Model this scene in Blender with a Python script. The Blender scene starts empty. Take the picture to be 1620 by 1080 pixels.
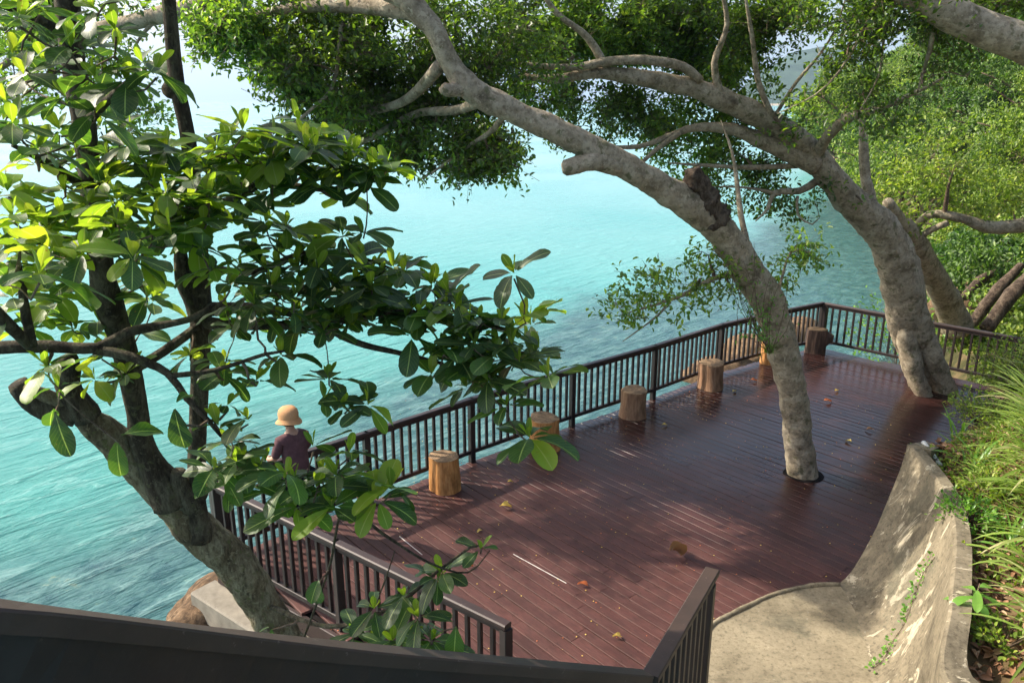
import bpy, bmesh, math, random
import numpy as np
from mathutils import Vector, Matrix, noise
R = math.radians
random.seed(7); rng = np.random.default_rng(11)
scene = bpy.context.scene
col = scene.collection

# ------------------------------------------------------------------ camera, sky, sun, exposure
FPX, HORIZ, CAMH = 1260.0, 380.0, 5.2
PITCH = math.atan(HORIZ / FPX)
cd = bpy.data.cameras.new('camera'); cam = bpy.data.objects.new('camera', cd); col.objects.link(cam)
cam.location = (0, 0, CAMH); cam.rotation_euler = (R(90) - PITCH, 0, 0)
cd.sensor_width = 36; cd.lens = FPX / 1620 * 36; cd.clip_start = 0.05; cd.clip_end = 40000
scene.camera = cam

SUN_EL = R(40); SUN_DIR = Vector((-0.96 * math.cos(SUN_EL), 0.28 * math.cos(SUN_EL), math.sin(SUN_EL))).normalized()
world = bpy.data.worlds.new('World'); scene.world = world; world.use_nodes = True
wn = world.node_tree; bg = wn.nodes['Background']
sky = wn.nodes.new('ShaderNodeTexSky'); sky.sky_type = 'NISHITA'; sky.sun_disc = False
sky.sun_elevation = SUN_EL; sky.sun_rotation = math.atan2(SUN_DIR.x, SUN_DIR.y)
sky.air_density = 1.0; sky.dust_density = 4.5; sky.ozone_density = 0.3
wn.links.new(sky.outputs[0], bg.inputs[0]); bg.inputs[1].default_value = 0.15
sd = bpy.data.lights.new('sun', 'SUN'); sun = bpy.data.objects.new('sun', sd); col.objects.link(sun)
sd.energy = 4.6; sd.angle = R(0.5); sd.color = (1.0, 0.91, 0.77)
sun.rotation_euler = SUN_DIR.to_track_quat('Z', 'Y').to_euler()
scene.view_settings.view_transform = 'Standard'; scene.view_settings.look = 'None'
scene.view_settings.gamma = 1; scene.view_settings.exposure = 1.0
scene.render.engine = 'CYCLES'
try:
    scene.cycles.max_bounces = 6; scene.cycles.transparent_max_bounces = 6
    scene.cycles.volume_bounces = 0
except Exception: pass

# ------------------------------------------------------------------ measuring helpers: where a sight line meets a depth or a level
def ray(px, py):
    u = (px - 810) / FPX; v = -(py - 540) / FPX
    return Vector((u, math.cos(PITCH) + v * math.sin(PITCH), -math.sin(PITCH) + v * math.cos(PITCH)))
def P(px, py, Y):
    r = ray(px, py); t = Y / r.y
    return Vector((r.x * t, Y, CAMH + r.z * t))
def G(px, py, z=0.0):
    r = ray(px, py); t = (z - CAMH) / r.z
    return Vector((r.x * t, r.y * t, z))

# ------------------------------------------------------------------ tagging
def tag(o, label=None, cat=None, group=None, kind=None):
    if label: o['label'] = label
    if cat: o['category'] = cat
    if group: o['group'] = group
    if kind: o['kind'] = kind
    return o
def empty(name, loc=(0, 0, 0)):
    o = bpy.data.objects.new(name, None); col.objects.link(o); o.location = loc; o.empty_display_size = 0.1
    return o
def copy_tree(o, parent=None):
    c = o.copy(); col.objects.link(c)
    if parent is not None: c.parent = parent
    for ch in o.children: copy_tree(ch, c)
    return c

# ------------------------------------------------------------------ materials
def nodes_of(name):
    m = bpy.data.materials.new(name); m.use_nodes = True
    nt = m.node_tree; nt.nodes.clear()
    out = nt.nodes.new('ShaderNodeOutputMaterial')
    return m, nt, out
def N(nt, t, **kw):
    n = nt.nodes.new('ShaderNode' + t)
    for k, v in kw.items():
        if k in n.inputs: n.inputs[k].default_value = v
        else: setattr(n, k, v)
    return n
def ramp(nt, src, stops, interp='LINEAR'):
    r = nt.nodes.new('ShaderNodeValToRGB'); r.color_ramp.interpolation = interp
    e = r.color_ramp.elements
    while len(e) < len(stops): e.new(0.5)
    for i, (p, c) in enumerate(stops):
        e[i].position = p; e[i].color = (c[0], c[1], c[2], 1) if hasattr(c, '__len__') else (c, c, c, 1)
    nt.links.new(src, r.inputs[0]); return r
def coords(nt, scale=(1, 1, 1), rot=(0, 0, 0), kind='Object'):
    tc = nt.nodes.new('ShaderNodeTexCoord'); mp = nt.nodes.new('ShaderNodeMapping')
    mp.inputs['Scale'].default_value = scale; mp.inputs['Rotation'].default_value = rot
    nt.links.new(tc.outputs[kind], mp.inputs[0]); return mp.outputs[0]
def aniso(nt, rot, scale):
    a = coords(nt, (1, 1, 1), (0, 0, rot)); mp = nt.nodes.new('ShaderNodeMapping'); mp.inputs['Scale'].default_value = scale
    nt.links.new(a, mp.inputs[0]); return mp.outputs[0]
def noise_tex(nt, vec, scale, detail=6, rough=0.6, dist=0.0):
    n = N(nt, 'TexNoise'); n.inputs['Scale'].default_value = scale; n.inputs['Detail'].default_value = detail
    n.inputs['Roughness'].default_value = rough; n.inputs['Distortion'].default_value = dist
    nt.links.new(vec, n.inputs['Vector']); return n.outputs['Fac']
def mixc(nt, fac, a, b, mode='MIX'):
    m = nt.nodes.new('ShaderNodeMix'); m.data_type = 'RGBA'; m.blend_type = mode
    for s, v in ((m.inputs[0], fac), (m.inputs[6], a), (m.inputs[7], b)):
        if hasattr(v, 'default_value') or hasattr(v, 'is_output'): nt.links.new(v, s)
        elif hasattr(v, '__len__'): s.default_value = (v[0], v[1], v[2], 1)
        else: s.default_value = v
    return m.outputs[2]
def bump(nt, h, strength, dist, normal=None):
    b = nt.nodes.new('ShaderNodeBump'); b.inputs['Strength'].default_value = strength; b.inputs['Distance'].default_value = dist
    nt.links.new(h, b.inputs['Height'])
    if normal is not None: nt.links.new(normal, b.inputs['Normal'])
    return b.outputs[0]
def pbr(nt, out, colr, rough=0.6, nrm=None, spec=0.5):
    b = nt.nodes.new('ShaderNodeBsdfPrincipled')
    if hasattr(colr, 'is_output'): nt.links.new(colr, b.inputs['Base Color'])
    else: b.inputs['Base Color'].default_value = (colr[0], colr[1], colr[2], 1)
    if hasattr(rough, 'is_output'): nt.links.new(rough, b.inputs['Roughness'])
    else: b.inputs['Roughness'].default_value = rough
    b.inputs['Specular IOR Level'].default_value = spec
    if nrm is not None: nt.links.new(nrm, b.inputs['Normal'])
    if out is not None: nt.links.new(b.outputs[0], out.inputs[0])
    return b

def bark_mat(name, dark, mid, pale, scale=6, stretch=(1, 1, 1), bstr=0.6, lichen=None, soft=0.62):
    m, nt, out = nodes_of(name); v = coords(nt, stretch)
    n1 = noise_tex(nt, v, scale, 9, 0.7, 0.3); n2 = noise_tex(nt, v, scale * 4.5, 8, 0.75)
    c = ramp(nt, n1, [(0.30, dark), (0.47, mid), (0.62, pale), (0.75, mid)]).outputs[0]
    f = ramp(nt, n2, [(0.38, 0.0), (0.52, 1.0)]).outputs[0]
    c = mixc(nt, f, mixc(nt, soft, c, dark), c)
    if lichen:
        n3 = noise_tex(nt, coords(nt), scale * 1.7, 5, 0.6)
        c = mixc(nt, ramp(nt, n3, [(0.57, 0.0), (0.64, 0.8)]).outputs[0], c, lichen)
    n4 = noise_tex(nt, coords(nt), scale * 2.6, 7, 0.7, 0.4)
    c = mixc(nt, ramp(nt, n4, [(0.56, 0.0), (0.60, 0.55)]).outputs[0], c, tuple(min(1, x * 1.2) for x in pale))
    vo = N(nt, 'TexVoronoi'); vo.inputs['Scale'].default_value = scale * 1.3; nt.links.new(v, vo.inputs['Vector'])
    pits = ramp(nt, vo.outputs['Distance'], [(0.05, 0.0), (0.16, 1.0)]).outputs[0]
    c = mixc(nt, pits, mixc(nt, 0.75, c, dark), c)
    h = N(nt, 'Math', operation='ADD'); nt.links.new(n1, h.inputs[0]); nt.links.new(n2, h.inputs[1])
    pbr(nt, out, c, 0.88, bump(nt, h.outputs[0], bstr, 0.03), 0.25); return m

def leaf_mat(name, cols, trans, rough=0.42, tfac=0.4, veins=False, spec=0.5):
    """cols: three greens picked per leaf; trans: colour of light coming through"""
    m, nt, out = nodes_of(name)
    geo = N(nt, 'NewGeometry'); rnd = geo.outputs['Random Per Island']
    c = ramp(nt, rnd, [(0.0, cols[0]), (0.45, cols[1]), (0.8, cols[2]), (1.0, cols[3] if len(cols) > 3 else cols[2])]).outputs[0]
    nrm = None
    if veins:
        uv = N(nt, 'UVMap'); sep = N(nt, 'SeparateXYZ'); nt.links.new(uv.outputs[0], sep.inputs[0])
        a = N(nt, 'Math', operation='SUBTRACT'); nt.links.new(sep.outputs[0], a.inputs[0]); a.inputs[1].default_value = 0.5
        ab = N(nt, 'Math', operation='ABSOLUTE'); nt.links.new(a.outputs[0], ab.inputs[0])
        rib = ramp(nt, ab.outputs[0], [(0.012, 1.0), (0.035, 0.0)]).outputs[0]
        s = N(nt, 'Math', operation='MULTIPLY_ADD'); nt.links.new(ab.outputs[0], s.inputs[0]); s.inputs[1].default_value = -0.55
        nt.links.new(sep.outputs[1], s.inputs[2])
        w = N(nt, 'Math', operation='MULTIPLY'); nt.links.new(s.outputs[0], w.inputs[0]); w.inputs[1].default_value = 60
        si = N(nt, 'Math', operation='SINE'); nt.links.new(w.outputs[0], si.inputs[0])
        vv = ramp(nt, si.outputs[0], [(0.90, 0.0), (1.0, 0.35)]).outputs[0]
        c = mixc(nt, vv, c, (0.16, 0.22, 0.07)); c = mixc(nt, rib, c, (0.25, 0.30, 0.12))
        nz = noise_tex(nt, coords(nt), 22, 4, 0.6)
        c = mixc(nt, ramp(nt, nz, [(0.3, 0.0), (0.7, 0.5)]).outputs[0], c, mixc(nt, 0.5, c, (0.10, 0.15, 0.04)))
        edge = noise_tex(nt, coords(nt), 9, 5, 0.7)
        ea = N(nt, 'Math', operation='ADD'); nt.links.new(ab.outputs[0], ea.inputs[0]); nt.links.new(edge, ea.inputs[1])
        c = mixc(nt, ramp(nt, ea.outputs[0], [(1.0, 0.0), (1.03, 1.0)]).outputs[0], c, (0.11, 0.055, 0.025))
        sp_ = noise_tex(nt, coords(nt), 75, 3, 0.5); c = mixc(nt, ramp(nt, sp_, [(0.68, 0.0), (0.70, 0.8)]).outputs[0], c, (0.14, 0.08, 0.03))
        hs = N(nt, 'Math', operation='ADD'); nt.links.new(vv, hs.inputs[0]); nt.links.new(nz, hs.inputs[1])
        nrm = bump(nt, hs.outputs[0], 0.35, 0.004)
    b = pbr(nt, None, c, rough, nrm, spec)
    tr = N(nt, 'BsdfTranslucent'); 
    tcol = mixc(nt, 1.0, c, trans, 'MULTIPLY')
    nt.links.new(tcol, tr.inputs[0])
    mx = N(nt, 'MixShader'); mx.inputs[0].default_value = tfac
    nt.links.new(b.outputs[0], mx.inputs[1]); nt.links.new(tr.outputs[0], mx.inputs[2]); nt.links.new(mx.outputs[0], out.inputs[0])
    return m

M = {}
M['fig_bark'] = bark_mat('fig_bark', (0.10, 0.078, 0.052), (0.30, 0.245, 0.17), (0.43, 0.365, 0.27), 4.5, (1, 1, 1), 0.8, (0.11, 0.105, 0.05), 0.52)
M['almond_bark'] = bark_mat('almond_bark', (0.016, 0.011, 0.007), (0.055, 0.042, 0.026), (0.14, 0.125, 0.08), 10, (1, 1, 0.3), 1.0, (0.09, 0.092, 0.04))
M['almond_bark_lit'] = bark_mat('almond_bark_lit', (0.03, 0.022, 0.012), (0.16, 0.125, 0.07), (0.30, 0.265, 0.165), 9, (1, 1, 0.35), 1.0, (0.13, 0.135, 0.05))  # same bark made paler: sunlight on the main trunk put into colour
M['twig_bark'] = bark_mat('twig_bark', (0.05, 0.032, 0.02), (0.13, 0.09, 0.06), (0.22, 0.17, 0.12), 14, (1, 1, 1), 0.4)
M['dead_wood'] = bark_mat('dead_wood', (0.010, 0.007, 0.005), (0.060, 0.040, 0.027), (0.16, 0.12, 0.085), 9, (1, 1, 0.3), 1.0)
M['rock'] = bark_mat('rock', (0.022, 0.014, 0.008), (0.115, 0.07, 0.038), (0.22, 0.145, 0.085), 3.4, (1, 1, 1), 1.0)
M['earth'] = bark_mat('earth', (0.05, 0.03, 0.018), (0.17, 0.10, 0.055), (0.30, 0.19, 0.10), 5, (1, 1, 1), 1.0)
M['almond_leaf'] = leaf_mat('almond_leaf', [(0.011, 0.031, 0.011), (0.017, 0.046, 0.014), (0.028, 0.068, 0.017), (0.05, 0.10, 0.018)], (3.4, 3.9, 1.1), 0.46, 0.33, True)
M['young_backlit_leaf'] = leaf_mat('young_backlit_leaf', [(0.07, 0.14, 0.018), (0.12, 0.20, 0.02), (0.16, 0.24, 0.025), (0.20, 0.25, 0.03)], (2.8, 2.7, 0.9), 0.42, 0.52, True)  # young leaves, and backlit ones whose glow is painted in
M['fig_leaf'] = leaf_mat('fig_leaf', [(0.024, 0.044, 0.010), (0.042, 0.080, 0.016), (0.075, 0.13, 0.022), (0.13, 0.20, 0.032)], (3.8, 3.9, 1.0), 0.38, 0.38)
M['fig_leaf_pale'] = leaf_mat('fig_leaf_pale', [(0.06, 0.12, 0.025), (0.09, 0.17, 0.03), (0.15, 0.25, 0.04), (0.26, 0.33, 0.06)], (2.8, 2.8, 0.9), 0.4, 0.42)
M['shrub_leaf'] = leaf_mat('shrub_leaf', [(0.08, 0.135, 0.022), (0.15, 0.23, 0.03), (0.24, 0.32, 0.045), (0.36, 0.40, 0.08)], (1.8, 1.9, 0.7), 0.5, 0.4)
M['hill_leaf'] = leaf_mat('hill_leaf', [(0.045, 0.085, 0.018), (0.10, 0.17, 0.03), (0.18, 0.27, 0.045), (0.29, 0.36, 0.08)], (1.6, 1.8, 0.7), 0.55, 0.35)
M['grass'] = leaf_mat('grass', [(0.13, 0.20, 0.03), (0.20, 0.30, 0.05), (0.28, 0.38, 0.08), (0.48, 0.43, 0.22)], (1.5, 1.6, 0.7), 0.38, 0.4)
M['lily'] = leaf_mat('lily', [(0.08, 0.19, 0.03), (0.12, 0.26, 0.04), (0.17, 0.33, 0.05)], (1.6, 1.7, 0.6), 0.32, 0.4)
M['litter'] = leaf_mat('litter', [(0.13, 0.06, 0.03), (0.26, 0.13, 0.065), (0.42, 0.24, 0.13), (0.5, 0.36, 0.22)], (1, .9, .8), 0.7, 0.15)
for nm, c in (('leaf_yellow', (0.72, 0.52, 0.12)), ('leaf_orange', (0.6, 0.17, 0.05)), ('leaf_brown', (0.27, 0.14, 0.06))):
    M[nm] = leaf_mat(nm, [c, c, tuple(x * 0.8 for x in c)], (1, 1, .8), 0.55, 0.2)

def by_object(m, lo, hi):
    nt = m.node_tree; oi = N(nt, 'ObjectInfo'); r_ = ramp(nt, oi.outputs['Random'], [(0.0, lo), (0.5, (1, 1, 1)), (1.0, hi)])
    for l in list(nt.links):
        if l.to_socket.name == 'Base Color' or (l.to_node.type == 'BSDF_TRANSLUCENT' and l.to_socket.name == 'Color'):
            src = l.from_socket; to = l.to_socket; nt.links.remove(l); nt.links.new(mixc(nt, 1.0, src, r_.outputs[0], 'MULTIPLY'), to)
by_object(M['hill_leaf'], (0.38, 0.55, 0.55), (1.25, 1.15, 0.85))
def simple(name, c, rough=0.6, var=0.25, scale=12, bstr=0.2, spec=0.5, stretch=(1, 1, 1)):
    m, nt, out = nodes_of(name); v = coords(nt, stretch); n = noise_tex(nt, v, scale, 6, 0.65)
    cc = ramp(nt, n, [(0.3, tuple(x * (1 - var) for x in c)), (0.7, tuple(min(1, x * (1 + var)) for x in c))]).outputs[0]
    pbr(nt, out, cc, rough, bump(nt, n, bstr, 0.01), spec); return m
def painted_wood(name, c, chip, rough):
    m, nt, out = nodes_of(name); v = coords(nt); n = noise_tex(nt, v, 30, 7, 0.7); n2 = noise_tex(nt, v, 3.5, 4, 0.6)
    cc = mixc(nt, ramp(nt, n2, [(0.35, 0.0), (0.7, 1.0)]).outputs[0], c, tuple(x * 1.7 for x in c))
    cc = mixc(nt, ramp(nt, n, [(0.63, 0.0), (0.68, 0.85)]).outputs[0], cc, chip)
    pbr(nt, out, cc, rough, bump(nt, n, 0.25, 0.004)); return m
M['rail'] = painted_wood('rail', (0.013, 0.008, 0.0075), (0.05, 0.035, 0.03), 0.5)
M['handrail'] = painted_wood('handrail', (0.022, 0.0125, 0.0115), (0.12, 0.09, 0.08), 0.5)
M['cap'] = painted_wood('cap', (0.030, 0.018, 0.013), (0.12, 0.09, 0.075), 0.6)
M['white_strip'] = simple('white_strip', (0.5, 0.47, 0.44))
M['pipe'] = simple('pipe', (0.6, 0.6, 0.58), 0.4, 0.1)
M['skin'] = simple('skin', (0.42, 0.24, 0.16), 0.5, 0.05)
M['shirt'] = simple('shirt', (0.10, 0.05, 0.055), 0.9, 0.25, 20, 0.3, 0.2)
M['skirt'] = simple('skirt', (0.008, 0.008, 0.010), 0.85, 0.2, 20, 0.3, 0.2)
M['straw'] = simple('straw', (0.50, 0.27, 0.13), 0.8, 0.12, 60, 0.4, 0.2)
M['concrete_beam'] = simple('concrete_beam', (0.20, 0.18, 0.145), 0.85, 0.3, 5, 0.4, 0.3)
M['pillar'] = simple('pillar', (0.30, 0.31, 0.31), 0.8, 0.25, 8, 0.3, 0.3)
M['dark_void'] = simple('dark_void', (0.012, 0.010, 0.010), 0.95, 0.2, 8, 0.1, 0.1)

# deck: wet glossy far half, drier and paler near half
m, nt, out = nodes_of('deck_wood'); v = coords(nt, (1, 1, 1), (0, 0, R(-90) + math.atan2(0.76, 0.65) * 1))
st = N(nt, 'Mapping'); st.inputs['Scale'].default_value = (1.0, 14.0, 1.0); 
rotv = coords(nt, (1, 1, 1), (0, 0, math.atan2(0.76, 0.65)))
nt.links.new(rotv, st.inputs[0])
grain = noise_tex(nt, st.outputs[0], 2.2, 8, 0.75); fine = noise_tex(nt, st.outputs[0], 9, 6, 0.7)
blot = noise_tex(nt, coords(nt), 0.9, 5, 0.6)
isl = N(nt, 'NewGeometry').outputs['Random Per Island']
base = ramp(nt, isl, [(0, (0.052, 0.015, 0.012)), (0.5, (0.074, 0.024, 0.019)), (1, (0.098, 0.036, 0.029))]).outputs[0]
base = mixc(nt, ramp(nt, grain, [(0.44, 0.0), (0.72, 0.75)]).outputs[0], base, (0.125, 0.062, 0.052))
base = mixc(nt, ramp(nt, fine, [(0.40, 0.6), (0.52, 0.0)]).outputs[0], base, (0.022, 0.008, 0.007))
bl2 = noise_tex(nt, coords(nt), 2.3, 7, 0.7, 0.5); base = mixc(nt, ramp(nt, bl2, [(0.44, 0.0), (0.62, 0.5)]).outputs[0], base, (0.028, 0.011, 0.009))
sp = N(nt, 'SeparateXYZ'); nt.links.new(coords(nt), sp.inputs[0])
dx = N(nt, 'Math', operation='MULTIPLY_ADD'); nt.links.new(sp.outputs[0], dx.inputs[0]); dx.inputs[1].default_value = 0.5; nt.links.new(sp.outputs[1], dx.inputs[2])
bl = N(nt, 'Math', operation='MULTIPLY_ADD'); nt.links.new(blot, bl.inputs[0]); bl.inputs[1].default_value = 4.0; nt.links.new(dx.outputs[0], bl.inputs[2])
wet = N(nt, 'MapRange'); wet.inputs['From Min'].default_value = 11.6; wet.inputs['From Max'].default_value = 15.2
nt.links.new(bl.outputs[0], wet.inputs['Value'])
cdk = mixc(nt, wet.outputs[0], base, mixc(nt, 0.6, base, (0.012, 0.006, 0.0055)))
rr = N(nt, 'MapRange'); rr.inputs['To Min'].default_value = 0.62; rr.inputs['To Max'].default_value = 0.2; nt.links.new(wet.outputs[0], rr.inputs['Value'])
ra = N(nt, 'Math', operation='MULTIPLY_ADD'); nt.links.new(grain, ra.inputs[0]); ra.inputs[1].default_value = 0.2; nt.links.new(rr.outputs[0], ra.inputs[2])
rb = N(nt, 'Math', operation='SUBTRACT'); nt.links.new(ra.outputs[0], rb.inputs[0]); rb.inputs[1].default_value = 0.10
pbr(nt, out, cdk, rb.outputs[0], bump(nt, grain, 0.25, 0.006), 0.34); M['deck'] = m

# concrete: stained, optional pale cream patches
def concrete(name, patches, a=(0.07, 0.059, 0.040), b=(0.175, 0.147, 0.10)):
    m, nt, out = nodes_of(name); v = coords(nt)
    n1 = noise_tex(nt, v, 1.6, 8, 0.7, 0.4); n2 = noise_tex(nt, v, 22, 8, 0.75); n3 = noise_tex(nt, coords(nt, (1.0, 1.0, 0.3)), 3.2, 7, 0.72, 0.6)
    c = ramp(nt, n1, [(0.32, a), (0.5, b), (0.68, tuple(x * 1.35 for x in b))]).outputs[0]
    c = mixc(nt, ramp(nt, n2, [(0.36, 0.6), (0.5, 0.0)]).outputs[0], c, tuple(x * 0.45 for x in a))
    c = mixc(nt, ramp(nt, n2, [(0.60, 0.0), (0.68, 0.5)]).outputs[0], c, (0.45, 0.42, 0.34))
    if patches: c = mixc(nt, ramp(nt, n3, [(0.56, 0.0), (0.60, 0.75)]).outputs[0], c, (0.50, 0.44, 0.32))
    n4 = noise_tex(nt, coords(nt), 0.9, 6, 0.7)
    c = mixc(nt, ramp(nt, n4, [(0.54, 0.0), (0.66, 0.6)]).outputs[0], c, (0.06, 0.062, 0.045))
    pbr(nt, out, c, 0.9, bump(nt, n2, 0.5, 0.012), 0.2); return m
M['wall'] = concrete('wall_concrete', True); M['slab'] = concrete('slab_concrete', False, (0.125, 0.104, 0.068), (0.225, 0.19, 0.128))

# stump: stripped orange log with rings on top
def stump_mat(name, c1, c2, c3):
    m, nt, out = nodes_of(name)
    v = coords(nt, (1, 1, 0.14)); n = noise_tex(nt, v, 26, 8, 0.7); n2 = noise_tex(nt, coords(nt, (1, 1, 0.5)), 4, 5, 0.6)
    c = ramp(nt, n, [(0.3, c1), (0.5, c2), (0.7, c3)]).outputs[0]
    c = mixc(nt, ramp(nt, n2, [(0.52, 0.0), (0.68, 0.75)]).outputs[0], c, tuple(x * 0.35 for x in c1))
    pbr(nt, out, c, 0.7, bump(nt, n, 0.8, 0.015), 0.3); return m
def stump_top_mat(name, k=1.0):
    m, nt, out = nodes_of(name)
    w = N(nt, 'TexWave', wave_type='RINGS', rings_direction='Z'); w.inputs['Scale'].default_value = 14; w.inputs['Distortion'].default_value = 3; w.inputs['Detail'].default_value = 3
    nt.links.new(coords(nt), w.inputs['Vector'])
    c = ramp(nt, w.outputs['Fac'], [(0.2, (0.20 * k, 0.125 * k, 0.07 * k)), (0.8, (0.42 * k, 0.29 * k, 0.17 * k))]).outputs[0]
    n = noise_tex(nt, coords(nt), 7, 6, 0.7)
    c = mixc(nt, ramp(nt, n, [(0.45, 0.0), (0.62, 0.8)]).outputs[0], c, (0.09 * k, 0.06 * k, 0.04 * k))
    pbr(nt, out, c, 0.8, bump(nt, n, 0.4, 0.01), 0.2); return m
M['log_orange'] = stump_mat('log_orange', (0.24, 0.095, 0.025), (0.48, 0.22, 0.07), (0.60, 0.33, 0.13))
M['log_brown'] = stump_mat('log_brown', (0.13, 0.06, 0.03), (0.27, 0.15, 0.085), (0.38, 0.24, 0.15))
M['log_dark'] = stump_mat('log_dark', (0.035, 0.02, 0.014), (0.10, 0.06, 0.045), (0.18, 0.12, 0.09))
M['log_top'] = stump_top_mat('log_top'); M['log_top_dark'] = stump_top_mat('log_top_dark', 0.5)

# sea: turquoise, dark reef under the shallows along the deck
m, nt, out = nodes_of('sea_water')
sp = N(nt, 'SeparateXYZ'); nt.links.new(coords(nt), sp.inputs[0])
d1 = N(nt, 'VectorMath', operation='DOT_PRODUCT'); nt.links.new(coords(nt), d1.inputs[0]); d1.inputs[1].default_value = (-1.1, 0.70, 0)
n1 = noise_tex(nt, coords(nt), 0.16, 6, 0.6, 0.3)
off = N(nt, 'Math', operation='MULTIPLY_ADD'); nt.links.new(n1, off.inputs[0]); off.inputs[1].default_value = 10.0; nt.links.new(d1.outputs['Value'], off.inputs[2])
reef = ramp(nt, N(nt, 'MapRange').outputs[0], [(0, 0), (1, 1)])
mr = reef.inputs[0].links[0].from_node; mr.inputs['From Min'].default_value = 0.0; mr.inputs['From Max'].default_value = 40.0
nt.links.new(off.outputs[0], mr.inputs['Value'])
e = reef.color_ramp.elements; e[0].position = 0.53; e[0].color = (1, 1, 1, 1); e[1].position = 0.63; e[1].color = (0, 0, 0, 1)
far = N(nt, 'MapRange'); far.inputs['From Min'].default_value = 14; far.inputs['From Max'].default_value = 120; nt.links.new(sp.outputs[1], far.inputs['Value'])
wc = ramp(nt, far.outputs[0], [(0, (0.045, 0.205, 0.185)), (0.22, (0.115, 0.325, 0.315)), (1.0, (0.20, 0.40, 0.44))]).outputs[0]  # paler with distance: haze and sky reflection put into the colour
pt = noise_tex(nt, coords(nt, (1, 1, 1)), 0.05, 4, 0.5)
wc = mixc(nt, ramp(nt, pt, [(0.4, 0.0), (0.65, 0.5)]).outputs[0], wc, (0.04, 0.27, 0.27))
rk = noise_tex(nt, coords(nt), 1.6, 8, 0.75)
rc = ramp(nt, rk, [(0.35, (0.012, 0.05, 0.065)), (0.6, (0.06, 0.14, 0.14)), (0.75, (0.20, 0.22, 0.14))]).outputs[0]
rf = N(nt, 'Math', operation='MULTIPLY'); nt.links.new(reef.outputs[0], rf.inputs[0]); rf.inputs[1].default_value = 0.95
wc = mixc(nt, rf.outputs[0], wc, rc)
wv = aniso(nt, R(-47), (0.55, 2.3, 1))
w1 = noise_tex(nt, wv, 0.8, 5, 0.6, 0.6); w2 = noise_tex(nt, aniso(nt, R(-38), (0.7, 2.2, 1)), 2.6, 4, 0.6, 0.3)
crest_sheen = ramp(nt, w1, [(0.53, 0.0), (0.575, 0.5), (0.62, 0.0)]).outputs[0]
ad = N(nt, 'Math', operation='MULTIPLY_ADD'); nt.links.new(w2, ad.inputs[0]); ad.inputs[1].default_value = 0.3; nt.links.new(w1, ad.inputs[2])
cf = N(nt, 'Math', operation='MULTIPLY'); nt.links.new(crest_sheen, cf.inputs[0]); cf.inputs[1].default_value = 0.0
cfm = N(nt, 'MapRange'); cfm.inputs['From Min'].default_value = 12; cfm.inputs['From Max'].default_value = 32; cfm.inputs['To Min'].default_value = 0.34; cfm.inputs['To Max'].default_value = 0.06
nt.links.new(sp.outputs[1], cfm.inputs['Value']); nt.links.new(cfm.outputs[0], cf.inputs[1])
wc = mixc(nt, cf.outputs[0], wc, (0.42, 0.62, 0.60))  # pale streaks: sky reflection on wave slopes painted in
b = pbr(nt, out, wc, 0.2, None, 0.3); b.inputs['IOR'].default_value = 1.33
bn = nt.nodes.new('ShaderNodeBump'); bn.inputs['Distance'].default_value = 0.22; nt.links.new(ad.outputs[0], bn.inputs['Height'])
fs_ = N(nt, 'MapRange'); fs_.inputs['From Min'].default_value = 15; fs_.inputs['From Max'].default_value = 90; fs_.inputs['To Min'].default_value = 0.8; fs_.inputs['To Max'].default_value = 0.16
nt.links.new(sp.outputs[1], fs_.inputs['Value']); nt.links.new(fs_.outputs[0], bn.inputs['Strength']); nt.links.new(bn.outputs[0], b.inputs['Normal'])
M['sea'] = m

def land(name, stops, scale, bstr=0.0):
    m, nt, out = nodes_of(name); n = noise_tex(nt, coords(nt), scale, 10, 0.75)
    pbr(nt, out, ramp(nt, n, stops).outputs[0], 0.95, bump(nt, n, bstr, 2.0) if bstr else None, 0.1); return m
M['far_hill'] = land('far_hill', [(0.35, (0.010, 0.025, 0.012)), (0.6, (0.04, 0.07, 0.035))], 0.02, 1.0)
M['sand'] = land('sand', [(0.3, (0.25, 0.2, 0.14)), (0.7, (0.4, 0.33, 0.24))], 0.3)
M['hill_ground'] = land('hill_ground', [(0.35, (0.02, 0.018, 0.009)), (0.5, (0.05, 0.05, 0.02)), (0.64, (0.18, 0.12, 0.07))], 0.6, 0.3)
M['bank'] = land('bank_soil', [(0.35, (0.05, 0.035, 0.02)), (0.6, (0.13, 0.09, 0.045)), (0.72, (0.10, 0.12, 0.04))], 6, 0.02)

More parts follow.
